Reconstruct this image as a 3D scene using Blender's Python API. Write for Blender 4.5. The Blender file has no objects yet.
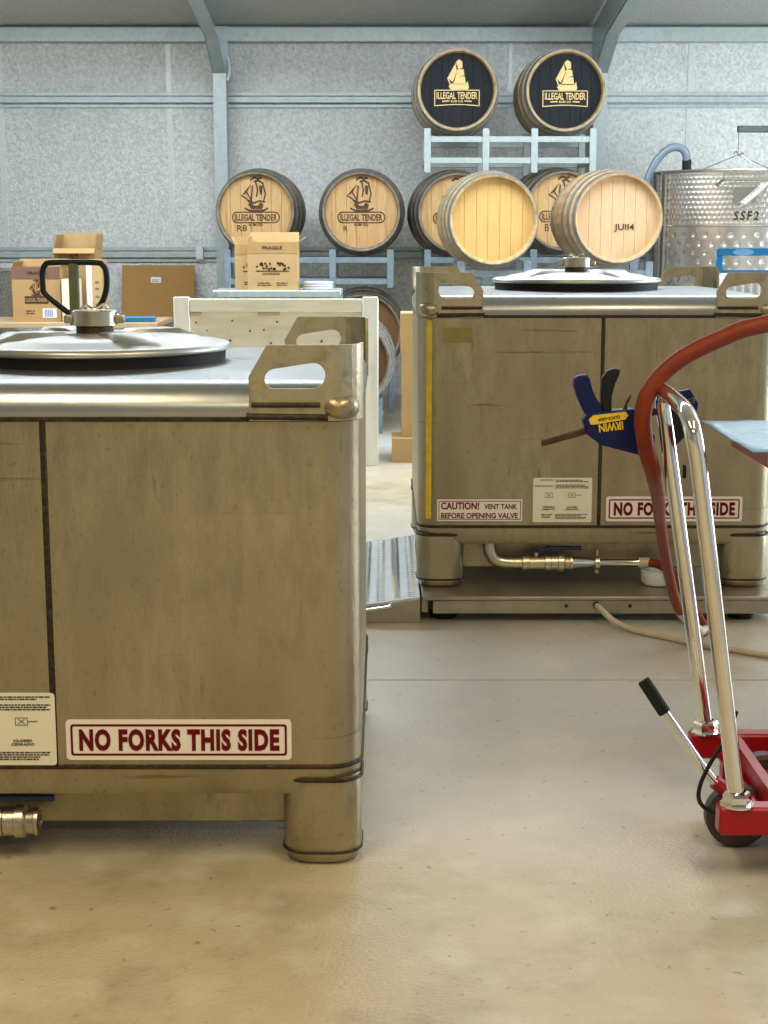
import bpy, bmesh, math, random
from mathutils import Vector, Matrix
random.seed(7)
scene = bpy.context.scene
C = scene.collection
PI = math.pi

# ------------------------------------------------------------------ camera
cd = bpy.data.cameras.new('camera')
cam = bpy.data.objects.new('camera', cd)
C.objects.link(cam)
cam.location = (0, 0, 1.25)
cam.rotation_euler = (math.radians(90 - 10.153), 0, 0)
cd.sensor_fit = 'VERTICAL'
cd.sensor_height = 24.0
cd.lens = 1530.0 / 1024.0 * 24.0
cd.clip_end = 200
scene.camera = cam

# ------------------------------------------------------------------ world and lights
w = bpy.data.worlds.new('world')
scene.world = w
w.use_nodes = True
w.node_tree.nodes['Background'].inputs[0].default_value = (0.86, 0.94, 1.0, 1)
w.node_tree.nodes['Background'].inputs[1].default_value = 0.5


def area(name, loc, rot, sx, sy, power, col):
    l = bpy.data.lights.new(name, 'AREA')
    l.shape = 'RECTANGLE'
    l.size, l.size_y = sx, sy
    l.energy = power
    l.color = col
    o = bpy.data.objects.new(name, l)
    o.location = loc
    o.rotation_euler = rot
    C.objects.link(o)
    return o


WARM = (1.0, 0.82, 0.50)
COOL = (0.84, 0.935, 1.0)
area('ceiling_lamp_light', (-1.3, 0.9, 3.55), (0, 0, 0), 0.5, 2.2, 55, WARM)
area('ceiling_lamp_light', (1.5, 0.9, 3.55), (0, 0, 0), 0.5, 2.2, 60, WARM)
area('ceiling_lamp_light', (0.2, -2.6, 3.55), (0, 0, 0), 2.4, 0.6, 75, WARM)
area('skylight', (-0.6, 8.6, 3.15), (0, 0, 0), 7.0, 1.2, 290, COOL)
area('roller_door_daylight', (6.4, 7.2, 1.5), (0, math.radians(90), 0), 2.8, 4.0, 270, COOL)

vs = scene.view_settings
vs.view_transform = 'Standard'
vs.look = 'None'
vs.exposure = 0.22
vs.gamma = 1.0
vs.use_curve_mapping = False


# ------------------------------------------------------------------ materials
MATS = {}


def M(name, col, rough=0.5, metal=0.0, var=0.12, scale=6.0, bump=0.0, bscale=80.0, stretch=(1, 1, 1),
      dark=None, dark_amt=0.0, dscale=3.0, spec=0.5, rvar=0.0, coord='Object', trans=0.0):
    m = bpy.data.materials.new(name)
    m.use_nodes = True
    nt = m.node_tree
    b = nt.nodes['Principled BSDF']
    L = nt.links.new
    tc = nt.nodes.new('ShaderNodeTexCoord')
    mp = nt.nodes.new('ShaderNodeMapping')
    mp.inputs['Scale'].default_value = stretch
    L(tc.outputs[coord], mp.inputs['Vector'])
    n = nt.nodes.new('ShaderNodeTexNoise')
    n.inputs['Scale'].default_value = scale
    n.inputs['Detail'].default_value = 6
    n.inputs['Roughness'].default_value = 0.65
    L(mp.outputs[0], n.inputs['Vector'])
    r = nt.nodes.new('ShaderNodeValToRGB')
    r.color_ramp.elements[0].position = 0.28
    r.color_ramp.elements[1].position = 0.72
    r.color_ramp.elements[0].color = tuple(max(0, c * (1 - var)) for c in col) + (1,)
    r.color_ramp.elements[1].color = tuple(min(1, c * (1 + var)) for c in col) + (1,)
    L(n.outputs['Fac'], r.inputs[0])
    out = r.outputs[0]
    if dark:
        n2 = nt.nodes.new('ShaderNodeTexNoise')
        n2.inputs['Scale'].default_value = dscale
        n2.inputs['Detail'].default_value = 8
        n2.inputs['Roughness'].default_value = 0.7
        L(mp.outputs[0], n2.inputs['Vector'])
        r2 = nt.nodes.new('ShaderNodeValToRGB')
        r2.color_ramp.elements[0].position = 0.5
        r2.color_ramp.elements[1].position = 0.72
        r2.color_ramp.elements[0].color = (0, 0, 0, 1)
        r2.color_ramp.elements[1].color = (dark_amt,) * 3 + (1,)
        L(n2.outputs['Fac'], r2.inputs[0])
        mx = nt.nodes.new('ShaderNodeMix')
        mx.data_type = 'RGBA'
        L(r2.outputs[0], mx.inputs['Factor'])
        L(out, mx.inputs['A'])
        mx.inputs['B'].default_value = tuple(dark) + (1,)
        out = mx.outputs['Result']
    L(out, b.inputs['Base Color'])
    b.inputs['Roughness'].default_value = rough
    b.inputs['Metallic'].default_value = metal
    b.inputs['Specular IOR Level'].default_value = spec
    if trans:
        b.inputs['Transmission Weight'].default_value = trans
    if rvar:
        mr = nt.nodes.new('ShaderNodeMapRange')
        mr.inputs['To Min'].default_value = max(0.02, rough - rvar)
        mr.inputs['To Max'].default_value = min(1, rough + rvar)
        L(n.outputs['Fac'], mr.inputs['Value'])
        L(mr.outputs[0], b.inputs['Roughness'])
    if bump:
        n3 = nt.nodes.new('ShaderNodeTexNoise')
        n3.inputs['Scale'].default_value = bscale
        n3.inputs['Detail'].default_value = 4
        L(mp.outputs[0], n3.inputs['Vector'])
        bp = nt.nodes.new('ShaderNodeBump')
        bp.inputs['Strength'].default_value = bump
        bp.inputs['Distance'].default_value = 0.01
        L(n3.outputs['Fac'], bp.inputs['Height'])
        L(bp.outputs[0], b.inputs['Normal'])
    MATS[name] = m
    return m


OFFX, OFFY = 12.9, 8.1  # noise shift that sets a grey patch mid-floor


def concrete():
    m = M('concrete', (0.47, 0.40, 0.275), 0.36, 0, 0.16, 1.1, 0.22, 110, dark=(0.24, 0.19, 0.115), dark_amt=0.65, dscale=3.4, rvar=0.12, spec=0.5)
    nt = m.node_tree
    L = nt.links.new
    b = nt.nodes['Principled BSDF']
    src = b.inputs['Base Color'].links[0].from_socket
    tc = nt.nodes.new('ShaderNodeTexCoord')

    def noise(scale, detail, lo, hi, dist=0.0):
        n = nt.nodes.new('ShaderNodeTexNoise')
        n.inputs['Scale'].default_value = scale
        n.inputs['Detail'].default_value = detail
        n.inputs['Distortion'].default_value = dist
        mp = nt.nodes.new('ShaderNodeMapping')
        mp.inputs['Location'].default_value = (OFFX, OFFY, 0)
        L(tc.outputs['Object'], mp.inputs['Vector'])
        L(mp.outputs[0], n.inputs['Vector'])
        mr = nt.nodes.new('ShaderNodeMapRange')
        mr.inputs['From Min'].default_value = lo
        mr.inputs['From Max'].default_value = hi
        L(n.outputs['Fac'], mr.inputs['Value'])
        return mr.outputs[0]

    def mix(a, fac, col, amt):
        mm = nt.nodes.new('ShaderNodeMath')
        mm.operation = 'MULTIPLY'
        mm.inputs[1].default_value = amt
        L(fac, mm.inputs[0])
        mx = nt.nodes.new('ShaderNodeMix')
        mx.data_type = 'RGBA'
        L(mm.outputs[0], mx.inputs['Factor'])
        L(a, mx.inputs['A'])
        mx.inputs['B'].default_value = col + (1,)
        return mx.outputs['Result']

    c = mix(src, noise(0.55, 5, 0.44, 0.62, 0.4), (0.55, 0.55, 0.53), 0.85)     # broad grey patches
    c = mix(c, noise(7.0, 8, 0.50, 0.75), (0.66, 0.62, 0.52), 0.5)              # pale blotches
    c = mix(c, noise(42.0, 3, 0.66, 0.74), (0.10, 0.08, 0.05), 0.55)            # specks
    L(c, b.inputs['Base Color'])


concrete()
M('joint', (0.16, 0.12, 0.08), 0.9)
M('foil', (0.66, 0.68, 0.68), 0.42, 0.45, 0.32, 38, 0.5, 110, rvar=0.15, dark=(0.45, 0.47, 0.47), dark_amt=0.35, dscale=1.4)
M('foil_roof', (0.60, 0.59, 0.56), 0.45, 0.4, 0.14, 30, 0.5, 45)
M('tape', (0.70, 0.73, 0.74), 0.42, 0.4, 0.10, 40)
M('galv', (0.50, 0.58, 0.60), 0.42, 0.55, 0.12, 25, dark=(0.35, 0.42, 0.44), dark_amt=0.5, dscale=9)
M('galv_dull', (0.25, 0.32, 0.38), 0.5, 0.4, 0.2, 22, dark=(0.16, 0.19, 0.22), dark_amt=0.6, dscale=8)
M('steel', (0.42, 0.365, 0.25), 0.37, 0.88, 0.20, 22, 0.12, 160, stretch=(1, 1, 0.35), dark=(0.18, 0.14, 0.08), dark_amt=0.6, dscale=5.5, rvar=0.10)
def scuffs():
    """horizontal scratches and short vertical smears worn into the tote sheet"""
    nt = MATS['steel'].node_tree
    L = nt.links.new
    b = nt.nodes['Principled BSDF']
    tc = nt.nodes.new('ShaderNodeTexCoord')
    out = b.inputs['Base Color'].links[0].from_socket
    for sc3, lo, hi, amt in (((2.2, 2.2, 46), 0.66, 0.72, 0.55), ((30, 30, 4.5), 0.67, 0.75, 0.6), ((70, 70, 70), 0.60, 0.75, 0.3)):
        mp = nt.nodes.new('ShaderNodeMapping')
        mp.inputs['Scale'].default_value = sc3
        L(tc.outputs['Object'], mp.inputs['Vector'])
        n = nt.nodes.new('ShaderNodeTexNoise')
        n.inputs['Scale'].default_value = 1.0
        n.inputs['Detail'].default_value = 4
        L(mp.outputs[0], n.inputs['Vector'])
        mr = nt.nodes.new('ShaderNodeMapRange')
        mr.inputs['From Min'].default_value = lo
        mr.inputs['From Max'].default_value = hi
        mr.inputs['To Max'].default_value = amt
        L(n.outputs['Fac'], mr.inputs['Value'])
        mx = nt.nodes.new('ShaderNodeMix')
        mx.data_type = 'RGBA'
        L(mr.outputs[0], mx.inputs['Factor'])
        L(out, mx.inputs['A'])
        mx.inputs['B'].default_value = (0.10, 0.075, 0.035, 1)
        out = mx.outputs['Result']
    L(out, b.inputs['Base Color'])


scuffs()
M('steel_top', (0.40, 0.425, 0.45), 0.30, 0.92, 0.08, 6, 0.03, 60, dark=(0.40, 0.37, 0.30), dark_amt=0.35, dscale=3, rvar=0.08)
M('steel_lug', (0.46, 0.41, 0.29), 0.42, 0.8, 0.15, 14, 0.1, 90, dark=(0.18, 0.13, 0.07), dark_amt=0.7, dscale=12)
M('weld', (0.05, 0.038, 0.024), 0.45, 0.7, 0.5, 60, 0.5, 120)
M('steel_lid', (0.50, 0.50, 0.47), 0.40, 0.95, 0.08, 9, 0.03, 90)
M('steel_fit', (0.55, 0.50, 0.40), 0.28, 0.95, 0.15, 30, 0.05, 80)
M('chrome', (0.82, 0.80, 0.76), 0.09, 1.0, 0.05, 30)
M('rubber', (0.012, 0.012, 0.013), 0.5, 0, 0.2, 20, spec=0.25)
M('gasket', (0.006, 0.006, 0.006), 0.6, 0, 0.2, 20, spec=0.25)
M('sign_white', (0.84, 0.77, 0.71), 0.5, 0, 0.03, 10, spec=0.25)
M('sign_cream', (0.80, 0.76, 0.62), 0.5, 0, 0.04, 12, spec=0.25)
M('sign_red', (0.13, 0.004, 0.008), 0.6, 0, 0.08, 20, spec=0.15)
M('ink', (0.03, 0.025, 0.02), 0.6, 0, 0.1, 20, spec=0.25)
M('ink_grey', (0.16, 0.15, 0.12), 0.6, 0, 0.1, 20)
M('ink_brown', (0.07, 0.03, 0.015), 0.6, 0, 0.1, 20)
M('gold', (0.78, 0.58, 0.25), 0.5, 0, 0.06, 20)
M('oak_head', (0.58, 0.36, 0.155), 0.55, 0, 0.16, 9, 0.08, 60, stretch=(6, 2, 0.7), dark=(0.34, 0.15, 0.04), dark_amt=0.75, dscale=5)
M('oak_new', (0.60, 0.37, 0.125), 0.5, 0, 0.10, 9, 0.06, 60, stretch=(6, 2, 0.7), dark=(0.55, 0.32, 0.12), dark_amt=0.35, dscale=5)
M('oak_pale', (0.60, 0.39, 0.215), 0.55, 0, 0.10, 10, 0.06, 60, stretch=(6, 2, 0.7), dark=(0.48, 0.27, 0.14), dark_amt=0.5, dscale=7)
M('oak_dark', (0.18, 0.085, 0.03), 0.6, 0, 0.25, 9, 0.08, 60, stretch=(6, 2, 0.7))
M('head_black', (0.014, 0.017, 0.022), 0.6, 0, 0.35, 10, spec=0.2, bump=0.1, bscale=60, stretch=(6, 2, 0.7))
M('stave_gold', (0.46, 0.33, 0.16), 0.55, 0, 0.35, 6, 0.15, 50, stretch=(3, 0.8, 3), dark=(0.10, 0.06, 0.025), dark_amt=0.7, dscale=4)
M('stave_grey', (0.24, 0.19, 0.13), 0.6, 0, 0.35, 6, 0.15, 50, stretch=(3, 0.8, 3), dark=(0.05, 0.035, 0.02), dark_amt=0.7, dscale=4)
M('stave_pale', (0.50, 0.33, 0.17), 0.55, 0, 0.25, 6, 0.12, 50, stretch=(3, 0.8, 3), dark=(0.22, 0.11, 0.05), dark_amt=0.6, dscale=4)
M('hoop_grey', (0.36, 0.36, 0.34), 0.45, 0.75, 0.25, 14, 0.08, 60, dark=(0.12, 0.08, 0.05), dark_amt=0.5, dscale=7)
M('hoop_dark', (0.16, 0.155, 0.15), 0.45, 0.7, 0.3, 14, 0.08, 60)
M('hoop_bright', (0.66, 0.68, 0.70), 0.35, 0.8, 0.1, 14)
M('cardboard', (0.45, 0.28, 0.115), 0.75, 0, 0.06, 12, 0.04, 90)
M('cardboard_light', (0.54, 0.36, 0.165), 0.75, 0, 0.05, 12, 0.04, 90)
M('cardboard_dark', (0.40, 0.215, 0.06), 0.75, 0, 0.08, 12, 0.04, 90)
M('cardboard_flap', (0.20, 0.10, 0.07), 0.75, 0, 0.08, 12)
M('white_paper', (0.80, 0.80, 0.80), 0.6, 0, 0.03, 12)
M('print_blue', (0.12, 0.25, 0.55), 0.6, 0, 0.1, 12)
M('pine', (0.82, 0.77, 0.62), 0.65, 0, 0.08, 7, 0.06, 60, stretch=(0.6, 3, 3), dark=(0.50, 0.42, 0.28), dark_amt=0.4, dscale=6)
M('pine_pale', (0.90, 0.88, 0.82), 0.6, 0, 0.06, 7, 0.06, 60, stretch=(3, 3, 0.6), dark=(0.52, 0.47, 0.38), dark_amt=0.4, dscale=5)
M('knot', (0.20, 0.10, 0.04), 0.7)
M('red_paint', (0.36, 0.006, 0.012), 0.3, 0, 0.12, 8, 0.03, 60, spec=0.35, dark=(0.20, 0.01, 0.012), dark_amt=0.4, dscale=5)
M('red_dusty', (0.20, 0.055, 0.045), 0.6, 0, 0.25, 12)
M('wheel', (0.05, 0.022, 0.018), 0.5, 0, 0.2, 12)
M('blue_film', (0.24, 0.50, 0.82), 0.25, 0, 0.15, 14, 0.35, 18, stretch=(1, 4, 1))
M('blue_deep', (0.02, 0.22, 0.50), 0.35, 0, 0.1, 12)
M('hose_red', (0.21, 0.030, 0.009), 0.5, 0, 0.18, 14, 0.03, 60, spec=0.3)
M('clamp_blue', (0.006, 0.014, 0.085), 0.45, 0, 0.15, 30, 0.05, 90, spec=0.2)
M('clamp_black', (0.01, 0.01, 0.012), 0.5, 0, 0.15, 30, spec=0.25)
M('clamp_bar', (0.10, 0.055, 0.035), 0.45, 0.7, 0.3, 30)
M('yellow', (0.80, 0.55, 0.03), 0.45, 0, 0.05, 20)
M('tape_olive', (0.28, 0.22, 0.07), 0.55, 0.2, 0.15, 25)
M('reflection_yellow', (0.72, 0.52, 0.05), 0.4, 0.1, 0.2, 25)  # colour of the reflection painted on the far tote's corner
M('valve_blue', (0.012, 0.03, 0.12), 0.4, 0, 0.1, 20)
M('cable', (0.56, 0.47, 0.37), 0.5, 0, 0.1, 30)
M('cable_black', (0.012, 0.012, 0.012), 0.4, 0, 0.1, 30, spec=0.25)
M('hose_grey', (0.20, 0.26, 0.34), 0.25, 0, 0.1, 20, spec=0.7)
M('hose_clear', (0.62, 0.66, 0.70), 0.2, 0, 0.1, 20, spec=0.7)
M('tank_steel', (0.74, 0.73, 0.71), 0.27, 0.95, 0.08, 10, 0.02, 60)
M('tank_rim', (0.55, 0.54, 0.50), 0.25, 0.95, 0.08, 10)
M('plate_white', (0.74, 0.78, 0.80), 0.4, 0, 0.05, 12)
M('tread', (0.62, 0.66, 0.70), 0.33, 0.85, 0.10, 14, 0.05, 60)
M('scale_steel', (0.42, 0.38, 0.30), 0.40, 0.85, 0.15, 9, 0.06, 70, dark=(0.22, 0.19, 0.14), dark_amt=0.5, dscale=5)
M('jack_black', (0.015, 0.017, 0.017), 0.35, 0, 0.2, 20, spec=0.25)
M('jack_olive', (0.16, 0.17, 0.09), 0.4, 0.2, 0.2, 20)
M('jack_yellow', (0.55, 0.36, 0.03), 0.4, 0, 0.1, 12)
M('hoist_grey', (0.12, 0.14, 0.15), 0.5, 0.4, 0.2, 30)
M('plywood', (0.50, 0.36, 0.20), 0.6, 0, 0.12, 8)


# ------------------------------------------------------------------ mesh helpers
class MB:
    def __init__(s):
        s.v, s.f = [], []

    def add(s, vs, fs):
        o = len(s.v)
        s.v += [tuple(p) for p in vs]
        s.f += [tuple(i + o for i in f) for f in fs]
        return s

    def box(s, x0, x1, y0, y1, z0, z1, b=0.0):
        if b > 0:
            rings = []
            for z, k in ((z0, b), (z0 + b, 0), (z1 - b, 0), (z1, b)):
                ring = []
                for (x, y, dx, dy) in ((x0, y0, 1, 1), (x1, y0, -1, 1), (x1, y1, -1, -1), (x0, y1, 1, -1)):
                    if dx * dy > 0:
                        ring += [(x + dx * k, y + dy * (b + k * .0), z), (x + dx * b, y + dy * k, z)]
                    else:
                        ring += [(x + dx * b, y + dy * k, z), (x + dx * k, y + dy * b, z)]
                rings.append(ring)
            return s.loft(rings, True, True)
        return s.add([(x0, y0, z0), (x1, y0, z0), (x1, y1, z0), (x0, y1, z0), (x0, y0, z1), (x1, y0, z1), (x1, y1, z1), (x0, y1, z1)],
                     [(0, 3, 2, 1), (4, 5, 6, 7), (0, 1, 5, 4), (1, 2, 6, 5), (2, 3, 7, 6), (3, 0, 4, 7)])

    def loft(s, rings, cap0=False, cap1=False, closed=True):
        n = len(rings[0])
        o = len(s.v)
        for r in rings:
            s.v += [tuple(p) for p in r]
        m = n if closed else n - 1
        for i in range(len(rings) - 1):
            for j in range(m):
                k = (j + 1) % n
                s.f.append((o + i * n + j, o + i * n + k, o + (i + 1) * n + k, o + (i + 1) * n + j))
        if cap0:
            s.f.append(tuple(o + j for j in reversed(range(n))))
        if cap1:
            s.f.append(tuple(o + (len(rings) - 1) * n + j for j in range(n)))
        return s

    def lathe(s, prof, n=48, c=(0, 0, 0), axis='Z', cap0=False, cap1=False):
        rings = []
        for (r, h) in prof:
            ring = []
            for k in range(n):
                a = 2 * PI * k / n
                x, y = r * math.cos(a), r * math.sin(a)
                if axis == 'Z':
                    p = (c[0] + x, c[1] + y, c[2] + h)
                elif axis == 'Y':
                    p = (c[0] - x, c[1] + h, c[2] + y)
                else:
                    p = (c[0] + h, c[1] + x, c[2] + y)
                ring.append(p)
            rings.append(ring)
        return s.loft(rings, cap0, cap1)

    def cyl(s, p0, p1, r, n=16, r1=None):
        return s.tube([p0, p1], r if r1 is None else [r, r1], n)

    def tube(s, pts, r, n=12, closed=False):
        P = [Vector(p) for p in pts]
        N = len(P)
        rs = r if isinstance(r, (list, tuple)) else [r] * N
        rings = []
        up = None
        for i in range(N):
            if closed:
                t = (P[(i + 1) % N] - P[i - 1]).normalized()
            else:
                t = (P[min(i + 1, N - 1)] - P[max(i - 1, 0)]).normalized()
            if up is None:
                a = Vector((0, 0, 1)) if abs(t.z) < 0.9 else Vector((1, 0, 0))
                up = (a - t * a.dot(t)).normalized()
            else:
                up = (up - t * up.dot(t))
                up = up.normalized() if up.length > 1e-6 else Vector((1, 0, 0))
            b = t.cross(up)
            rings.append([P[i] + rs[i] * (math.cos(2 * PI * k / n) * up + math.sin(2 * PI * k / n) * b) for k in range(n)])
        if closed:
            rings.append(rings[0])
            return s.loft(rings)
        return s.loft(rings, True, True)

    def prism(s, poly, y0, y1):
        """poly in (x, z); extruded along y from y0 (front) to y1"""
        a = sum(poly[i][0] * poly[(i + 1) % len(poly)][1] - poly[(i + 1) % len(poly)][0] * poly[i][1] for i in range(len(poly)))
        if a < 0:
            poly = poly[::-1]
        n = len(poly)
        vs = [(x, y0, z) for x, z in poly] + [(x, y1, z) for x, z in poly]
        fs = [tuple(range(n)), tuple(reversed(range(n, 2 * n)))]
        for i in range(n):
            j = (i + 1) % n
            fs.append((i, n + i, n + j, j))
        return s.add(vs, fs)

    def stroke(s, pts, wd, y0, y1):
        for (a, b) in zip(pts[:-1], pts[1:]):
            d = Vector((b[0] - a[0], b[1] - a[1]))
            if d.length < 1e-9:
                continue
            d.normalize()
            q = Vector((-d.y, d.x)) * wd * .5
            e = d * wd * .3
            s.prism([(a[0] - e.x + q.x, a[1] - e.y + q.y), (a[0] - e.x - q.x, a[1] - e.y - q.y),
                     (b[0] + e.x - q.x, b[1] + e.y - q.y), (b[0] + e.x + q.x, b[1] + e.y + q.y)], y0, y1)
        return s

    def mesh(s, name, smooth=None):
        me = bpy.data.meshes.new(name)
        me.from_pydata(s.v, [], s.f)
        me.update()
        bm = bmesh.new()
        bm.from_mesh(me)
        bmesh.ops.recalc_face_normals(bm, faces=bm.faces)
        bm.to_mesh(me)
        bm.free()
        if smooth is not None:
            for p in me.polygons:
                p.use_smooth = True
            if smooth < 180:
                me.set_sharp_from_angle(angle=math.radians(smooth))
        return me


def bez(pts, n=8):
    """smooth (Catmull-Rom) path through the points"""
    P = [Vector(p) for p in pts]
    out = []
    for i in range(len(P) - 1):
        p0, p1, p2, p3 = P[max(i - 1, 0)], P[i], P[i + 1], P[min(i + 2, len(P) - 1)]
        for k in range(n):
            t = k / n
            out.append(0.5 * ((2 * p1) + (p2 - p0) * t + (2 * p0 - 5 * p1 + 4 * p2 - p3) * t * t + (-p0 + 3 * p1 - 3 * p2 + p3) * t ** 3))
    out.append(P[-1])
    return out


def obj(name, mb, mat, parent=None, loc=None, smooth=40):
    me = mb.mesh(name, smooth) if isinstance(mb, MB) else mb
    if not me.materials:
        me.materials.append(MATS[mat])
    o = bpy.data.objects.new(name, me)
    C.objects.link(o)
    if parent:
        o.parent = parent
    if loc:
        o.location = loc
    return o


def thing(name, label, cat, loc=(0, 0, 0), rz=0, group=None):
    o = bpy.data.objects.new(name, None)
    o.empty_display_size = 0.1
    C.objects.link(o)
    o.location = loc
    o.rotation_euler = (0, 0, rz)
    return tag(o, label, cat, group)


def tag(o, label, cat, group=None):
    o['label'] = label
    o['category'] = cat
    if group:
        o['group'] = group
    return o


def struct(name, mb, mat, smooth=40, label=None):
    o = obj(name, mb, mat, smooth=smooth)
    o['kind'] = 'structure'
    if label:
        o['label'] = label
    return o


def rr(w, d, r, z, n=6, cx=0, cy=0):
    """rounded rectangle ring in the xy plane"""
    pts = []
    for (sx, sy, a0) in ((1, 1, 0), (-1, 1, 90), (-1, -1, 180), (1, -1, 270)):
        for k in range(n + 1):
            a = math.radians(a0 + 90 * k / n)
            pts.append((cx + sx * (w / 2 - r) + r * math.cos(a), cy + sy * (d / 2 - r) + r * math.sin(a), z))
    return pts


def rr2(x0, x1, z0, z1, r, n=5):
    pts = []
    for (cx, cz, a0) in ((x1 - r, z1 - r, 0), (x0 + r, z1 - r, 90), (x0 + r, z0 + r, 180), (x1 - r, z0 + r, 270)):
        for k in range(n + 1):
            a = math.radians(a0 + 90 * k / n)
            pts.append((cx + r * math.cos(a), cz + r * math.sin(a)))
    return pts


def text_mesh(body, w, h, off=0.0, ext=0.02, shear=0.0, space=1.0):
    cu = bpy.data.curves.new('lettering', 'FONT')
    cu.body = body
    cu.size = 1
    cu.offset = off
    cu.extrude = ext
    cu.shear = shear
    cu.space_character = space
    cu.resolution_u = 3
    cu.align_x = 'LEFT'
    t = bpy.data.objects.new('lettering', cu)
    C.objects.link(t)
    dg = bpy.context.evaluated_depsgraph_get()
    me = bpy.data.meshes.new_from_object(t.evaluated_get(dg))
    bpy.data.objects.remove(t)
    bpy.data.curves.remove(cu)
    xs = [v.co.x for v in me.vertices]
    ys = [v.co.y for v in me.vertices]
    x0, x1, y0, y1 = min(xs), max(xs), min(ys), max(ys)
    sx, sy = w / (x1 - x0), h / (y1 - y0)
    for v in me.vertices:
        x, y, z = v.co
        v.co = ((x - (x0 + x1) / 2) * sx, -z * 0.02, (y - (y0 + y1) / 2) * sy)
    me.materials.clear()
    return me


TXT = {}


def text(parent, body, x0, x1, z0, z1, y, mat, off=0.0, shear=0.0, name='lettering', rot=0.0, space=1.0):
    key = (body, round(x1 - x0, 4), round(z1 - z0, 4), mat, off, shear, space)
    if key not in TXT:
        me = text_mesh(body, x1 - x0, z1 - z0, off, shear=shear, space=space)
        me.materials.append(MATS[mat])
        TXT[key] = me
    o = obj(name, TXT[key], mat, parent)
    o.location = ((x0 + x1) / 2, y, (z0 + z1) / 2)
    o.rotation_euler = (0, rot, 0)
    return o


# ------------------------------------------------------------------ the setting
WY = 12.35
# two pours of concrete with a saw-cut joint between them
struct('floor', MB().box(-7, 7, -7, 4.238, -0.15, 0), 'concrete', label='worn beige concrete floor in front of the joint')
struct('floor', MB().box(-7, 7, 4.245, 14, -0.15, 0), 'concrete', label='worn beige concrete floor behind the joint')
struct('trim_1', MB().box(-7, 7, 4.2, 4.3, -0.17, -0.006), 'joint', label='dark saw cut joint across the concrete floor')
wb = struct('wall_back', MB().box(-7, 7, WY, WY + 0.1, 0, 3.2), 'foil', label='silver foil insulated back wall of the shed')
for x0, x1 in ((-3.02, -2.98), (-1.70, -1.66), (0.97, 1.0), (2.37, 2.42)):
    obj('seam_tape', MB().box(x0, x1, WY - 0.004, WY + 0.001, 0, 2.85), 'tape', wb)
struct('wall_left', MB().box(-7.1, -7, -7, 14, 0, 5), 'foil')
struct('wall_front', MB().box(-7, 7, -7.1, -7, 0, 5), 'foil')
SL = 0.105
zr = lambda y: 2.865 + SL * (WY - y)
struct('ceiling', MB().add([(-7, WY, zr(WY)), (7, WY, zr(WY)), (7, -7, zr(-7)), (-7, -7, zr(-7)),
                           (-7, WY, zr(WY) + .05), (7, WY, zr(WY) + .05), (7, -7, zr(-7) + .05), (-7, -7, zr(-7) + .05)],
                          [(0, 1, 2, 3), (7, 6, 5, 4), (0, 4, 5, 1), (1, 5, 6, 2), (2, 6, 7, 3), (3, 7, 4, 0)]), 'foil_roof',
       label='grey sloping roof lining')
# eave beam
struct('trim_2', MB().box(-7, 7, WY - 0.07, WY - 0.002, 2.742, 2.855, 0.006), 'galv', label='galvanised eave beam under the roof')


def girt(n, zc):
    m = MB()
    m.box(-7, 7, WY - 0.022, WY - 0.001, zc + 0.032, zc + 0.058)
    m.box(-7, 7, WY - 0.05, WY - 0.001, zc - 0.022, zc + 0.018)
    m.box(-7, 7, WY - 0.022, WY - 0.001, zc - 0.058, zc - 0.036)
    struct('trim_%d' % n, m, 'galv', label='galvanised top-hat girt along the back wall')


girt(3, 2.312)
girt(4, 1.122)


def portal(n, x):
    """column, knee and rafter of one portal frame"""
    # C section column
    m = MB()
    m.box(x - 0.05, x + 0.05, WY - 0.235, WY - 0.228, 0, 2.56)
    m.box(x - 0.05, x - 0.043, WY - 0.228, WY - 0.06, 0, 2.56)
    m.box(x - 0.05, x + 0.05, WY - 0.067, WY - 0.06, 0, 2.86)
    col = struct('trim_%d' % n, m, 'galv', label='galvanised steel portal frame against the back wall')
    # knee + rafter profile in the (y, z) plane, extruded over x
    prof = [(WY - 0.235, 2.49), (WY - 0.8, 2.70), (WY - 4.2, 2.70 + 3.4 * SL), (WY - 4.2, zr(WY - 4.2) - 0.005), (WY - 0.06, zr(WY) - 0.005), (WY - 0.06, 2.49)]
    k = MB()
    vs = [(x - 0.05, y, z) for y, z in prof] + [(x - 0.043, y, z) for y, z in prof]
    n6 = len(prof)
    k.add(vs, [tuple(range(n6)), tuple(range(2 * n6 - 1, n6 - 1, -1))] + [(i, (i + 1) % n6, n6 + (i + 1) % n6, n6 + i) for i in range(n6)])
    obj('rafter_web', k, 'galv', col)
    fl = MB()
    pr = prof[:3]
    for (a, b) in zip(pr[:-1], pr[1:]):
        fl.add([(x - 0.05, a[0], a[1]), (x + 0.05, a[0], a[1]), (x + 0.05, b[0], b[1]), (x - 0.05, b[0], b[1]),
                (x - 0.05, a[0], a[1] + .008), (x + 0.05, a[0], a[1] + .008), (x + 0.05, b[0], b[1] + .008), (x - 0.05, b[0], b[1] + .008)],
               [(0, 3, 2, 1), (4, 5, 6, 7), (0, 1, 5, 4), (1, 2, 6, 5), (2, 3, 7, 6), (3, 0, 4, 7)])
    obj('rafter_flange', fl, 'galv', col)
    bt = MB()
    for i in range(4):
        bt.cyl((x - 0.058, WY - 0.15 - 0.12 * i, 2.62 + 0.012 * i), (x - 0.04, WY - 0.15 - 0.12 * i, 2.62 + 0.012 * i), 0.012, 8)
    obj('bolts', bt, 'galv', col)
    return col


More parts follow.
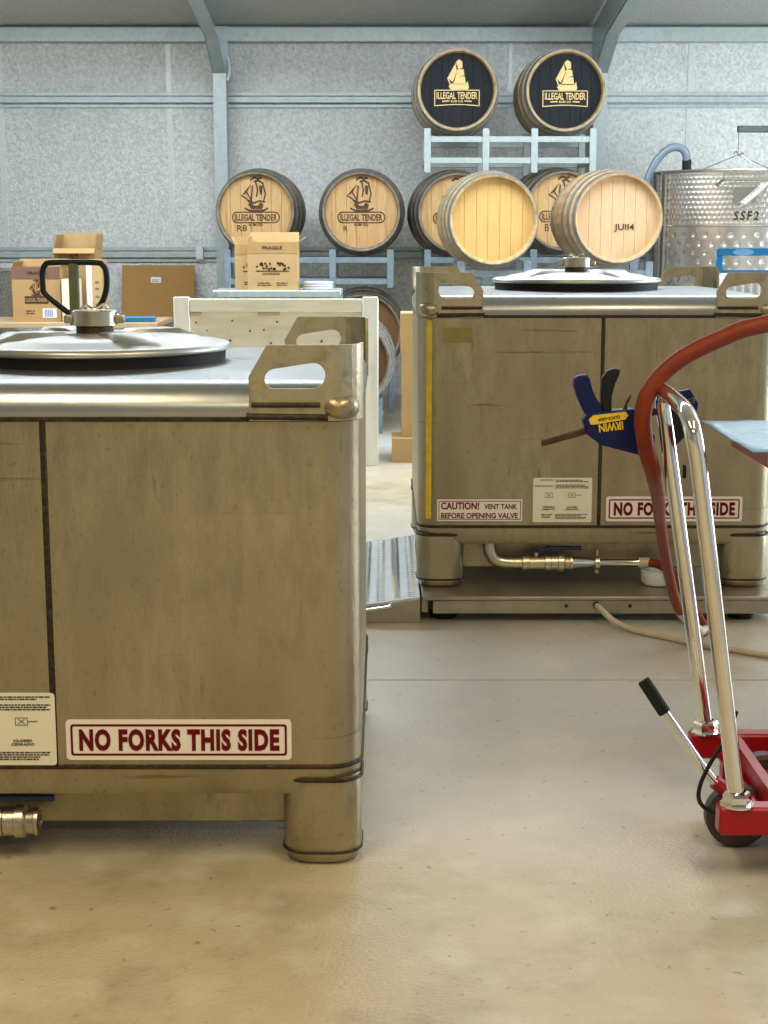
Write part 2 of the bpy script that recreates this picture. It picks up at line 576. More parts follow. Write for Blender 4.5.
pl = portal(5, -1.26)
portal(6, 1.66)
obj('cable_loop', MB().tube(bez([(-1.205, WY - .24, 2.62), (-1.185, WY - .25, 2.57), (-1.18, WY - .25, 2.50), (-1.20, WY - .24, 2.44)]), 0.012, 8), 'plate_white', pl)
tag(obj('junction_box', MB().box(-1.49, -1.43, WY - 0.075, WY - 0.0505, 1.08, 1.19, .004), 'plate_white'), 'small white junction plate on the lower girt beside the left column', 'junction box')


# ------------------------------------------------------------------ stainless totes
TW, TD, TR = 1.18, 1.07, 0.065


def sign(parent, name, x0, x1, z0, z1, y, mat, border=None, bw=0.006, inset=0.006, r=0.008):
    s = obj(name, MB().prism(rr2(x0, x1, z0, z1, r), y, y + 0.003), mat, parent)
    if border:
        b = MB()
        a, c = rr2(x0 + inset, x1 - inset, z0 + inset, z1 - inset, r * .7), rr2(x0 + inset + bw, x1 - inset - bw, z0 + inset + bw, z1 - inset - bw, r * .4)
        b.loft([[(p[0], y - 0.0006, p[1]) for p in a], [(p[0], y - 0.0006, p[1]) for p in c]])
        b.loft([[(p[0], y + 0.0006, p[1]) for p in a], [(p[0], y - 0.0006, p[1]) for p in a]])
        obj('border', b, border, s)
    return s


def print_lines(parent, x0, x1, z, h, y, n, mat='ink_grey'):
    """illegible small print: rows of short dashes"""
    m = MB()
    rnd = random.Random(int(x0 * 1e4) + n)
    for i in range(n):
        x = x0
        zz = z - i * h * 2.0
        end = x1 - rnd.random() * 0.25 * (x1 - x0)
        while x < end:
            l = min(h * (1.2 + 3.5 * rnd.random()), end - x)
            m.prism([(x, zz), (x + l, zz), (x + l, zz + h), (x, zz + h)], y - 0.0008, y)
            x += l + h * 0.7
    return obj('small_print', m, mat, parent)


def make_lug():
    """bent lifting plate with a slanted slot; u runs along the front edge from the free end to the corner, then round it"""
    Lf, arc, side = 0.146, TR * PI / 2, 0.035
    tot = Lf + arc + side
    zb, zt = 0.0, 0.145

    def top(u):
        if u < 0.035:
            return 0.085 + (zt - 0.085) * u / 0.035
        if u > tot - 0.02:
            return zt - 0.03 * (u - tot + 0.02) / 0.02
        return zt

    h0, h1 = 0.030, 0.146   # slot ends

    def hole(u):
        if u <= h0 or u >= h1:
            return None
        t = (u - h0) / (h1 - h0)
        lo = 0.062
        r = 0.0175 + 0.009 * t
        hi = lo + 2 * r
        # rounded ends
        ea = min(1.0, (u - h0) / 0.018)
        eb = min(1.0, (h1 - u) / 0.026)
        k = math.sqrt(max(0, 1 - (1 - ea) ** 2)) * math.sqrt(max(0, 1 - (1 - eb) ** 2))
        mid = (lo + hi) / 2
        return mid - r * k, mid + r * k

    us = [0, 0.012, 0.024, 0.030, 0.0312, 0.034, 0.038, 0.043, 0.048, 0.055, 0.07, 0.085, 0.10, 0.112, 0.120, 0.127, 0.134, 0.139, 0.143, 0.1453, 0.146]
    us += [Lf + arc * k / 8 for k in range(1, 9)] + [Lf + arc + 0.015, tot]

    def pos(u, off):
        # local frame: corner of the tote at (0,0); front runs along -x; y>0 goes back
        r = TR + off
        if u <= Lf:
            return (-TR - (Lf - u), -off)
        if u <= Lf + arc:
            a = (u - Lf) / TR
            return (-TR + r * math.sin(a), TR - r * math.cos(a))
        return (off, TR + (u - Lf - arc))

    m = MB()
    T = 0.007
    for i in range(len(us) - 1):
        ua, ub = us[i], us[i + 1]
        ha, hb = hole(ua), hole(ub)
        if ha is None and hb is None:
            segs = [((zb, top(ua)), (zb, top(ub)))]
        else:
            mid = 0.062 + (0.0175 if ua <= h0 + 1e-6 else 0.0265)
            A = ha or (mid, mid)
            mid2 = 0.062 + (0.0265 if ub >= h1 - 1e-6 else 0.0175)
            B = hb or (mid2, mid2)
            segs = [((zb, A[0]), (zb, B[0])), ((A[1], top(ua)), (B[1], top(ub)))]
        for (a, b) in segs:
            vs = []
            for (u, (z0, z1)) in ((ua, a), (ub, b)):
                for off in (0.0, T):
                    x, y = pos(u, off)
                    vs += [(x, y, z0), (x, y, z1)]
            m.add(vs, [(2, 6, 7, 3), (0, 1, 5, 4), (1, 3, 7, 5), (0, 4, 6, 2)] +
                  ([(0, 2, 3, 1)] if i == 0 else []) + ([(4, 5, 7, 6)] if i == len(us) - 2 else []))
    me = m.mesh('lifting_lug', 30)
    me.materials.append(MATS['steel_lug'])
    return me


LUG = make_lug()


def tote(label, loc, seam_x, far):
    T = thing('stainless_tote', label, 'tote', loc)
    cy = TD / 2
    ring = lambda ins, z, r=TR: rr(TW - 2 * ins, TD - 2 * ins, max(0.01, r - ins * 0.6), z, 8, 0, cy)
    obj('shell', MB().loft([ring(0, 0.21), ring(0, 0.908)]), 'steel', T)
    sk = MB().loft([ring(0.10, 0.135), ring(0.03, 0.146), ring(0.012, 0.150), ring(0.003, 0.165), ring(0.0, 0.21)], True)
    obj('bottom_skirt', sk, 'steel', T)
    tp = MB().loft([ring(0, 0.908), ring(-0.004, 0.918), ring(-0.003, 0.936), ring(0.006, 0.953), ring(0.020, 0.966), ring(0.040, 0.973), ring(0.08, 0.976), ring(0.25, 0.980)], False, True)
    obj('top_cap', tp, 'steel_top', T, smooth=60)
    for z in (0.908, 0.21):
        obj('weld_bead', MB().tube(ring(-0.001, z), 0.005, 6, closed=True), 'weld', T)
    obj('seam_weld', MB().box(seam_x - 0.006, seam_x + 0.006, -0.0035, 0.004, 0.212, 0.906, .002), 'weld', T)
    # feet
    for sx in (-1, 1):
        for sy in (0, 1):
            fw = 0.158
            fx = sx * (TW / 2 - fw / 2 + 0.001)
            fy = (fw / 2 - 0.001) if sy == 0 else TD - fw / 2 + 0.001
            r = lambda w_, z: rr(w_, w_, 0.05, z, 6, fx, fy)
            ft = obj('foot', MB().loft([r(fw - .030, 0.0), r(fw - .012, 0.008), r(fw - .004, 0.022), r(fw, 0.03), r(fw, 0.165), r(fw - .006, 0.182), r(fw - .04, 0.19)], True, True), 'steel', T)
            obj('foot_weld', MB().tube(r(fw + .001, 0.028), 0.003, 6, closed=True), 'weld', ft)
            obj('foot_weld', MB().tube(r(fw + .001, 0.181), 0.0045, 6, closed=True), 'weld', ft)
    # cross members between the feet, set back
    obj('cross_member', MB().box(-TW / 2 + 0.14, TW / 2 - 0.14, 0.12, 0.16, 0.046, 0.15, .004), 'steel', T)
    obj('cross_member', MB().box(-TW / 2 + 0.14, TW / 2 - 0.14, TD - 0.16, TD - 0.12, 0.046, 0.15, .004), 'steel', T)
    # lifting lugs and corner bosses
    for sx in (-1, 1):
        for sy in (0, 1):
            l = obj('lifting_lug', LUG, None, T, (sx * TW / 2, 0 if sy == 0 else TD, 0.905))
            l.scale = (sx, 1 if sy == 0 else -1, 1)
            wl = MB().tube([(sx * (TW / 2 - 0.216), -0.006 if sy == 0 else TD + 0.006, 0.914), (sx * (TW / 2 - 0.06), -0.008 if sy == 0 else TD + 0.008, 0.912)], 0.0065, 8)
            wl.tube([(sx * (TW / 2 - 0.206), -0.0085 if sy == 0 else TD + 0.0085, 0.936), (sx * (TW / 2 - 0.075), -0.0085 if sy == 0 else TD + 0.0085, 0.936)], 0.005, 8)
            obj('lug_weld', wl, 'weld', T)
            bm = MB()
            rings = []
            for i in range(9):
                a = -PI / 2 + PI * i / 8
                rings.append((max(0.0005, 0.042 * math.cos(a) ** 0.55), 0.025 * math.sin(a)))
            ang = math.radians(45)
            bm.lathe(rings, 20, (sx * (TW / 2 - 0.042), 0.026 if sy == 0 else TD - 0.026, 0.930))
            obj('corner_boss', bm, 'steel', T, smooth=180)
    # manway
    lx, ly = -0.012, TD / 2
    obj('manway_neck', MB().lathe([(0.272, 0.975), (0.272, 1.004)], 64, (lx, ly, 0)), 'steel', T)
    obj('manway_gasket', MB().lathe([(0.274, 0.977), (0.290, 0.978), (0.292, 1.002), (0.26, 1.007)], 64, (lx, ly, 0)), 'gasket', T)
    lid = obj('manway_lid', MB().lathe([(0.27, 1.004), (0.292, 1.003), (0.301, 1.006), (0.303, 1.012), (0.299, 1.018), (0.288, 1.021), (0.275, 1.019), (0.262, 1.021), (0.235, 1.030), (0.20, 1.036), (0.15, 1.039), (0.08, 1.041), (0.01, 1.041)], 72, (lx, ly, 0), cap1=True), 'steel_lid', T, smooth=60)
    for k in range(4):   # pressed ribs of the lid
        a = math.radians(35 + 90 * k)
        rb = MB()
        rings = []
        for t, hw, h in ((0.07, 0.030, 1.040), (0.09, 0.042, 1.047), (0.19, 0.055, 1.047), (0.235, 0.05, 1.032), (0.25, 0.04, 1.024)):
            ca, sa = math.cos(a), math.sin(a)
            ringp = []
            for q, zz in ((-1.0, 1.024), (-0.75, h), (0.75, h), (1.0, 1.024)):
                ringp.append((lx + ca * t - sa * hw * q, ly + sa * t + ca * hw * q, zz))
            rings.append(ringp)
        rb.loft(rings, True, True)
        obj('lid_rib', rb, 'steel_lid', lid, smooth=50)
    cap = obj('vent_cap', MB().lathe([(0.040, 1.038), (0.040, 1.056), (0.050, 1.058), (0.050, 1.088), (0.047, 1.091), (0.012, 1.092)], 32, (lx, ly, 0), cap1=True), 'steel_fit', T)
    obj('vent_neck', MB().lathe([(0.0415, 1.038), (0.0415, 1.057)], 32, (lx, ly, 0)), 'weld', cap)
    obj('cap_lug', MB().box(lx + 0.045, lx + 0.068, ly - 0.012, ly + 0.012, 1.062, 1.080, .003).box(lx - 0.068, lx - 0.045, ly - 0.012, ly + 0.012, 1.062, 1.080, .003), 'steel_fit', cap)
    obj('cap_wing', MB().tube(bez([(lx - 0.03, ly - .01, 1.092), (lx - 0.02, ly, 1.102), (lx, ly, 1.094), (lx + 0.02, ly, 1.104), (lx + 0.03, ly + .005, 1.094)], 5), 0.003, 6), 'chrome', cap)
    # drain valve under the front edge
    vy, vz = 0.045, 0.078
    V = obj('drain_valve', MB().lathe([(0.022, -0.236), (0.030, -0.234), (0.030, -0.214), (0.026, -0.212), (0.027, -0.16), (0.031, -0.158), (0.031, -0.138), (0.024, -0.136)], 24, (0, vy, vz), 'X', True, True), 'steel_fit', T)
    obj('elbow', MB().tube(bez([(-0.345, vy, 0.165), (-0.345, vy, 0.125), (-0.332, vy, 0.094), (-0.300, vy, 0.080), (-0.235, vy, vz)], 6), 0.022, 16), 'steel_fit', V)
    obj('valve_body', MB().cyl((-0.187, vy, vz + .02), (-0.187, vy, vz + 0.040), 0.009, 10), 'steel_fit', V)
    hd = obj('valve_handle', MB().box(-0.20, -0.165, vy - 0.012, vy + 0.012, vz + 0.036, vz + 0.041).tube([(-0.175, vy, vz + 0.041), (-0.150, vy, vz + 0.050), (-0.035, vy, vz + 0.050)], [0.006, 0.0075, 0.0075], 10), 'valve_blue', V)
    obj('camlock', MB().lathe([(0.024, -0.138), (0.030, -0.136), (0.030, -0.115), (0.034, -0.113), (0.034, -0.095), (0.026, -0.090), (0.027, -0.075), (0.029, -0.073), (0.029, -0.066), (0.023, -0.066), (0.021, -0.10)], 24, (0, vy, vz), 'X'), 'steel_fit', V)
    if far:
        obj('hose_tail', MB().lathe([(0.026, -0.072), (0.022, -0.060), (0.017, 0.0), (0.013, 0.01), (0.013, 0.155), (0.016, 0.156), (0.016, 0.165)], 20, (0, vy, vz), 'X', True, True), 'chrome', V)
        tc_ = MB().lathe([(0.014, -0.002), (0.026, 0.0), (0.026, 0.014), (0.014, 0.016)], 20, (0.012, vy, vz), 'X')
        tc_.cyl((0.019, vy, vz + 0.02), (0.019, vy, vz + 0.044), 0.005, 8)
        tc_.cyl((0.019, vy, vz - 0.02), (0.019, vy, vz - 0.036), 0.008, 8)
        obj('pipe_clamp', tc_, 'steel_fit', V)
        obj('hose_ferrule', MB().lathe([(0.014, 0.158), (0.018, 0.160), (0.018, 0.195), (0.014, 0.197)], 20, (0, vy, vz), 'X', True, True), 'cable', V)
    return T


def no_forks(T, x0, x1, z0, z1):
    s = sign(T, 'sign', x0, x1, z0, z1, -0.004, 'sign_white', 'sign_red', 0.0045, 0.009, 0.008)
    h = z1 - z0
    text(s, 'NO FORKS THIS SIDE', x0 + 0.026, x1 - 0.024, z0 + h * 0.225, z1 - h * 0.225, -0.0047, 'sign_red', 0.05, space=1.12)
    return s


def instructions(T, x0, x1, z0, z1, words):
    s = sign(T, 'instruction_plate', x0, x1, z0, z1, -0.004, 'sign_cream', r=0.006)
    w_, h = x1 - x0, z1 - z0
    X = lambda t: x0 + t * w_
    Z = lambda t: z0 + t * h
    y = -0.0042
    text(s, 'CAUTION', X(.12), X(.34), Z(.935), Z(.965), y - .0004, 'ink', .02)
    text(s, 'PRECAUCION', X(.03), X(.34), Z(.80), Z(.83), y - .0004, 'ink', .02)
    print_lines(s, X(.38), X(.96), Z(.94), h * .016, y, 2, 'ink')
    print_lines(s, X(.38), X(.96), Z(.83), h * .016, y, 3, 'ink')
    d = MB()
    for cx in (.27, .66):   # the two small valve drawings
        for (a, b) in (((-.06, .56), (-.06, .66)), ((.06, .56), (.06, .66)), ((-.06, .66), (.06, .66)), ((-.06, .56), (.06, .56)), ((-.03, .58), (.03, .64)), ((-.03, .64), (.03, .58))):
            d.stroke([(X(cx + a[0]), Z(a[1])), (X(cx + b[0]), Z(b[1]))], h * .008, y - .0008, y)
    d.stroke([(X(.72), Z(.61)), (X(.82), Z(.61))], h * .012, y - .0008, y)
    obj('valve_drawing', d, 'ink_grey', s)
    text(s, 'OPENED', X(.16), X(.37), Z(.325), Z(.36), y - .0004, 'ink', .02, .2)
    text(s, 'ABIERTO', X(.15), X(.38), Z(.275), Z(.31), y - .0004, 'ink', .02, .2)
    text(s, 'CLOSED', X(.57), X(.76), Z(.325), Z(.36), y - .0004, 'ink', .02, .2)
    text(s, 'CERRADO', X(.55), X(.78), Z(.275), Z(.31), y - .0004, 'ink', .02, .2)
    print_lines(s, X(.15), X(.34), Z(.17), h * .018, y, 3, 'sign_red')
    print_lines(s, X(.38), X(.95), Z(.17), h * .016, y, 4, 'ink')
    return s


near = tote('large stainless steel tote in the foreground with a single red-lettered sign at its foot', (-0.637, 2.919, 0), -0.019, False)
no_forks(near, 0.005, 0.453, 0.226, 0.309)
instructions(near, -0.213, -0.015, 0.215, 0.364, None)
far = tote('stainless steel tote on the floor scale with a caution sticker and attached red hose', (0.702, 5.026, 0.09), 0.015, True)
no_forks(far, 0.038, 0.492, 0.229, 0.313)
instructions(far, -0.206, -0.010, 0.226, 0.376, None)
cs = sign(far, 'caution_sticker', -0.525, -0.241, 0.230, 0.303, -0.004, 'sign_white', 'sign_red', 0.0022, 0.005, 0.003)
text(cs, 'CAUTION!', -0.512, -0.385, 0.269, 0.294, -0.0046, 'sign_red', 0.03)
text(cs, 'VENT TANK', -0.368, -0.258, 0.270, 0.288, -0.0046, 'sign_red', 0.025)
text(cs, 'BEFORE OPENING VALVE', -0.512, -0.256, 0.239, 0.258, -0.0046, 'sign_red', 0.025)
obj('tape_patch', MB().box(-0.509, -0.414, -0.002, 0.002, 0.822, 0.872), 'tape_olive', far)
ys = MB()  # yellow reflection on the rounded corner, painted as a thin strip
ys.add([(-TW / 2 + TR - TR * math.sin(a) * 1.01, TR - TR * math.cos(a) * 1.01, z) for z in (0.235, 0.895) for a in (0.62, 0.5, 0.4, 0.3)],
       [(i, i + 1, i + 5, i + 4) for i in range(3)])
obj('edge_reflection', ys, 'reflection_yellow', far)

# ------------------------------------------------------------------ floor scale, ramp and cable
S = thing('floor_scale', 'low steel platform floor scale under the stainless tote with hose', 'floor scale', (0.70, 4.90, 0))
obj('platform', MB().box(-0.575, 0.59, 0, 1.22, 0.076, 0.09, .003), 'scale_steel', S)
fc = obj('front_channel', MB().box(-0.54, 0.59, 0.006, 0.022, 0.030, 0.076, .003), 'scale_steel', S)
scr = MB()
for x in (-0.10, 0.11):
    scr.cyl((x, 0.001, 0.058), (x, 0.008, 0.058), 0.006, 10)
obj('screws', scr, 'weld', fc)
obj('cable_gland', MB().cyl((0, -0.002, 0.060), (0, 0.010, 0.060), 0.012, 12), 'rubber', fc)
for x in (-0.50, 0.50):
    for y in (0.10, 1.12):
        obj('scale_foot', MB().cyl((x, y, 0.0), (x, y, 0.02), 0.045, 16).cyl((x, y, 0.02), (x, y, 0.08), 0.012, 10), 'rubber', S)
obj('side_channel', MB().box(-0.575, -0.555, 0.03, 1.2, 0.030, 0.076), 'scale_steel', S)
obj('side_channel', MB().box(0.57, 0.59, 0.03, 1.2, 0.030, 0.076), 'scale_steel', S)

R = thing('scale_ramp', 'aluminium tread plate ramp leaning up to the side of the floor scale', 'ramp', (0.118, 4.90, 0))
sl = 0.145
zt_ = lambda x: 0.089 + sl * x
m = MB()
x1 = -0.52
m.add([(0, 0, zt_(0)), (x1, 0, zt_(x1)), (x1, 1.07, zt_(x1)), (0, 1.07, zt_(0)), (0, 0, zt_(0) - .008), (x1, 0, zt_(x1) - .008), (x1, 1.07, zt_(x1) - .008), (0, 1.07, zt_(0) - .008)],
      [(0, 1, 2, 3), (7, 6, 5, 4), (0, 4, 5, 1), (1, 5, 6, 2), (2, 6, 7, 3), (3, 7, 4, 0)])
obj('ramp_plate', m, 'tread', R)
m = MB()
for i in range(10):
    for j in range(38):
        x, y = -0.025 - 0.052 * i, 0.02 + 0.0275 * j
        d = 0.011 if (i % 2) else -0.011
        # two-bar tread: short raised lozenges
        l, wd = 0.021, 0.0055
        a = math.radians(25 if i % 2 else -25)
        ux, uy = math.cos(a) * l, math.sin(a) * l
        vx, vy2 = -math.sin(a) * wd, math.cos(a) * wd
        base = [(x - ux, y - uy), (x + vx, y + vy2), (x + ux, y + uy), (x - vx, y - vy2)]
        o = len(m.v)
        m.v += [(p[0], p[1], zt_(p[0]) - .0005) for p in base] + [(x - ux * .5, y - uy * .5, zt_(x - ux * .5) + .0038), (x + ux * .5, y + uy * .5, zt_(x + ux * .5) + .0038)]
        m.f += [(o, o + 4, o + 1), (o + 1, o + 4, o + 5, ), (o + 1, o + 5, o + 2), (o + 2, o + 5, o + 3), (o + 3, o + 5, o + 4), (o + 3, o + 4, o)]
tr = obj('tread_pattern', m, 'tread', R, smooth=None)
tr['kind'] = 'stuff'
m = MB().prism([(0, zt_(0) - .008), (x1, max(.004, zt_(x1) - .008)), (x1, 0.001), (0, 0.001)], 0.0, 0.006)
obj('side_plate', m, 'scale_steel', R)
m = MB().prism([(0, zt_(0) - .008), (x1, max(.004, zt_(x1) - .008)), (x1, 0.001), (0, 0.001)], 1.06, 1.066)
obj('side_plate', m, 'scale_steel', R)
obj('carry_handle', MB().tube(bez([(-0.095, 0.0, 0.066), (-0.098, -0.012, 0.062), (-0.108, -0.016, 0.058), (-0.22, -0.016, 0.042), (-0.24, -0.012, 0.040), (-0.245, 0, 0.040)], 5), 0.005, 8), 'chrome', R)

pts = [(0.70, 4.905, 0.060), (0.715, 4.86, 0.050), (0.745, 4.83, 0.026), (0.785, 4.79, 0.0125), (0.82, 4.748, 0.0105), (0.90, 4.673, 0.0105), (0.978, 4.589, 0.0105), (1.073, 4.53, 0.0105), (1.16, 4.473, 0.0105), (1.40, 4.36, 0.0105), (1.8, 4.3, 0.0105)]
tag(obj('scale_cable', MB().tube(bez(pts, 6), 0.010, 10), 'cable'), 'pale braided cable running from the floor scale across the floor', 'cable')

# white tub standing on the scale behind the hose
tb = MB().lathe([(0.03, 0.0), (0.048, 0.003), (0.055, 0.012), (0.058, 0.048), (0.060, 0.050), (0.056, 0.052), (0.045, 0.012), (0.01, 0.010)], 28, cap0=True, cap1=True)
tag(obj('white_tub', tb, 'plate_white', loc=(0.93, 5.082, 0.0905)), 'small white plastic tub on the floor scale beneath the tote', 'tub')


# ------------------------------------------------------------------ barrels
BL, RH, RB = 0.86, 0.272, 0.312


def rad(t):
    return RH + (RB - RH) * (1 - (2 * t - 1) ** 2)


CACHE = {}


def cached(key, fn, mat):
    k = key + (mat,)
    if k not in CACHE:
        me = fn()
        me.materials.append(MATS[mat])
        CACHE[k] = me
    return CACHE[k]


def stave_mesh():
    NS = 28
    n = NS * 4
    rings = []
    for i in range(15):
        t = i / 14
        ring = []
        for k in range(n):
            a = 2 * PI * k / n
            r = rad(t) - (0.003 if k % 4 == 0 else 0)
            ring.append((r * math.cos(a), t * BL, r * math.sin(a)))
        rings.append(ring)
    m = MB()
    inner = lambda y, r: [(r * math.cos(2 * PI * k / n), y, r * math.sin(2 * PI * k / n)) for k in range(n)]
    rings = [inner(0.055, RH - 0.022), inner(0.004, RH - 0.013)] + rings + [inner(BL - .006, RH - .022), inner(BL - .045, RH - .03)]
    m.loft(rings)
    return m.mesh('staves', 50)


def hoop_mesh(t0, t1):
    m = MB()
    m.lathe([(rad(t0) - .002, t0 * BL), (rad(t0) + .0035, t0 * BL), (rad(t1) + .0035, t1 * BL), (rad(t1) - .002, t1 * BL)], 64, axis='Y')
    return m.mesh('hoop', 30)


def board_mesh(x0, x1, jig):
    R_ = RH - 0.017
    pts = []
    N = 6
    f = lambda x: math.sqrt(max(0, R_ * R_ - x * x))
    g = 0.0009
    xs = [x0 + g + (x1 - x0 - 2 * g) * k / N for k in range(N + 1)]
    poly = [(x, f(x)) for x in xs] + [(x, -f(x)) for x in reversed(xs)]
    m = MB().prism(poly, 0.045 - jig, 0.06)
    return m.mesh('head_board', 30)


HOOPS = [(0.002, 0.062), (0.135, 0.185), (0.285, 0.33), (0.67, 0.715), (0.815, 0.865), (0.942, 0.996)]
EDGES = [-0.255, -0.180, -0.105, -0.035, 0.040, 0.110, 0.182, 0.255]


def ship_outline(kind):
    """small sailing-ship print in unit coordinates, about 1 wide and 1 tall"""
    m = MB()
    y0, y1 = -0.0012, 0.001
    K = 0.16
    sc_ = lambda L: [(p[0] * K * (0.66 if kind == 'solid' else 0.82), p[1] * K) for p in L]
    if kind == 'solid':
        m.prism(sc_([(-.62, .30), (-.12, .92), (-.02, .55), (-.30, .12)]), y0, y1)
        m.prism(sc_([(-.10, .95), (.10, 1.08), (.32, .98), (.36, .72), (.08, .66)]), y0, y1)
        m.prism(sc_([(-.06, .62), (.08, .66), (.42, .66), (.48, .40), (.06, .34)]), y0, y1)
        m.prism(sc_([(-.20, .14), (.02, .62), (.05, .34), (.50, .36), (.58, .02), (-.34, .02)]), y0, y1)
        m.prism(sc_([(-.55, -.06), (-.40, .06), (.60, .06), (.70, .16), (.78, -.12), (.66, -.24), (-.40, -.22)]), y0, y1)
        m.stroke(sc_([(-.62, .30), (-.45, .02)]), .05 * K, y0, y1)
    else:
        wd = 0.05 * K
        m.prism(sc_([(-.66, .34), (-.20, .78), (-.40, .44)]), y0, y1)
        m.stroke(sc_([(-.40, .44), (-.20, .16), (-.14, .70)]), wd, y0, y1)
        m.stroke(sc_([(-.66, .34), (-.42, .22), (-.28, .06)]), wd, y0, y1)
        m.stroke(sc_([(-.22, .92), (-.05, 1.02), (.10, .96), (.28, 1.0)]), wd * 1.3, y0, y1)
        m.stroke(sc_([(-.05, .86), (.14, .90), (.34, .80)]), wd * 1.3, y0, y1)
        m.stroke(sc_([(.02, .82), (.10, .56), (.04, .30)]), wd, y0, y1)
        m.prism(sc_([(.16, .72), (.34, .70), (.30, .36), (.20, .40)]), y0, y1)
        m.stroke(sc_([(.34, .80), (.46, .42), (.38, .14)]), wd, y0, y1)
        m.stroke(sc_([(-.34, .16), (-.10, .06), (.18, .14), (.42, .10)]), wd * 1.2, y0, y1)
        m.prism(sc_([(-.36, .0), (-.20, .08), (-.10, -.04), (.10, -.04), (.22, .08), (.36, .0), (.30, -.16), (-.22, -.16)]), y0, y1)
        m.stroke(sc_([(-.50, -.14), (-.30, -.22), (.36, -.22), (.56, -.14)]), wd * 1.2, y0, y1)
    return m.mesh('ship_print', None)


def barrel(label, loc, rz=0, head='oak_head', stave='stave_grey', hoop='hoop_grey', logo=None, group=None, hoops=None, writing=None):
    B = thing('barrel', label, 'barrel', loc, rz, group)
    obj('staves', cached(('st',), stave_mesh, stave), None, B)
    for i, (a, b) in enumerate(HOOPS):
        hm = hoop
        obj('hoop', cached(('hp', i), lambda: hoop_mesh(a, b), hm), None, B)
    for i in range(7):
        obj('head_board', cached(('hb', i), lambda: board_mesh(EDGES[i], EDGES[i + 1], 0.0008 * (i % 3)), head), None, B)
    obj('back_head', cached(('bh',), lambda: MB().lathe([(RH - .026, BL - .05), (RH - .026, BL - .035), (0.01, BL - .035)], 40, axis='Y', cap0=True, cap1=True).mesh('back_head', 30), head), None, B)
    Y = 0.0420
    if logo == 'gold':
        o = obj('ship_print', cached(('ship',), lambda: ship_outline('solid'), 'gold'), None, B, (0, Y, 0.036))
        fr = MB()
        # banner frame with a lightly arched lower edge
        fr.stroke([(-0.155, 0.0), (0.155, 0.0), (0.155, -0.105), (0.06, -0.098), (0, -0.096), (-0.06, -0.098), (-0.155, -0.105), (-0.155, 0.0)], 0.006, Y - .0012, Y + .001)
        fr.stroke([(-0.10, -0.075), (-0.055, -0.072)], 0.008, Y - .0012, Y + .001)
        fr.stroke([(0.055, -0.072), (0.10, -0.075)], 0.008, Y - .0012, Y + .001)
        obj('banner_print', fr, 'gold', B)
        text(B, 'ILLEGAL TENDER', -0.142, 0.142, -0.060, -0.012, Y - .0005, 'gold', 0.02)
        text(B, 'RUM CO', -0.042, 0.042, -0.082, -0.066, Y - .0005, 'gold', 0.02)
    elif logo == 'dark':
        obj('ship_print', cached(('shipd',), lambda: ship_outline('line'), 'ink_brown'), None, B, (0, Y, 0.05)).scale = (1.15, 1, 1.15)
        fr = MB()
        pl_ = rr2(-0.165, 0.165, -0.075, -0.002, 0.034)
        pl_.append(pl_[0])
        fr.stroke(pl_, 0.007, Y - .0012, Y + .001)
        obj('banner_print', fr, 'ink_brown', B)
        text(B, 'ILLEGAL TENDER', -0.148, 0.148, -0.062, -0.016, Y - .0005, 'ink_brown', 0.02)
        text(B, 'RUM CO', -0.05, 0.05, -0.098, -0.082, Y - .0005, 'ink_brown', 0.02)
    if writing:
        for (t, x0, x1, z0, z1) in writing:
            text(B, t, x0, x1, z0, z1, Y - .0005, 'ink', 0.0, name='handwriting')
    return B


YB = 10.95
barrel('black-headed barrel with gold ship logo, left one on the top rack', (0.508, YB, 2.262), 0, 'head_black', 'stave_gold', 'hoop_grey', 'gold', 'barrels on the top rack')
barrel('black-headed barrel with gold ship logo, right one on the top rack beside the portal frame', (1.262, YB, 2.257), 0.02, 'head_black', 'stave_gold', 'hoop_grey', 'gold', 'barrels on the top rack')
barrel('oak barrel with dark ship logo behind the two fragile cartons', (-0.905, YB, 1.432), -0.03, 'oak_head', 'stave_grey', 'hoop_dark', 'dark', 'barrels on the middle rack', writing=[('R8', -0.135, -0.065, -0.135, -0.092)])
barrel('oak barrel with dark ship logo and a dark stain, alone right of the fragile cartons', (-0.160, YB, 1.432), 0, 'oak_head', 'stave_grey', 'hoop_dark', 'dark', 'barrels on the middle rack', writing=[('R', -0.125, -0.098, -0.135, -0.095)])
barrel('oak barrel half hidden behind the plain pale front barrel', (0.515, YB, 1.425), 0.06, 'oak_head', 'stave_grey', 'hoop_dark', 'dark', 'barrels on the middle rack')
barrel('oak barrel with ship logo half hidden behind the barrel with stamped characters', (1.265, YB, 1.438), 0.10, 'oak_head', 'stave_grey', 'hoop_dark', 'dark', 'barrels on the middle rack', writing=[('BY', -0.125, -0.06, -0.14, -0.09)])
barrel('plain new oak barrel without any print, in front of the racks', (0.680, 9.62, 1.362), 0.045, 'oak_new', 'stave_gold', 'hoop_grey', None, 'pale barrels in front')
b8 = barrel('pale oak barrel with stamped characters on its head beside the dimpled tank', (1.452, 9.62, 1.372), 0.07, 'oak_pale', 'stave_pale', 'hoop_grey', None, 'pale barrels in front')
text(b8, 'JUII4', -0.02, 0.105, -0.085, -0.035, 0.0415, 'ink', 0.01, name='stamp')
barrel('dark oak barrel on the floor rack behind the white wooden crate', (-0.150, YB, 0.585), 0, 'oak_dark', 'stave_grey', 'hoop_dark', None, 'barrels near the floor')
barrel('dark barrel with a shiny pale hoop peeping out beside the crate post', (-0.235, 9.80, 0.465), 0, 'oak_dark', 'stave_grey', 'hoop_bright', None, 'barrels near the floor')


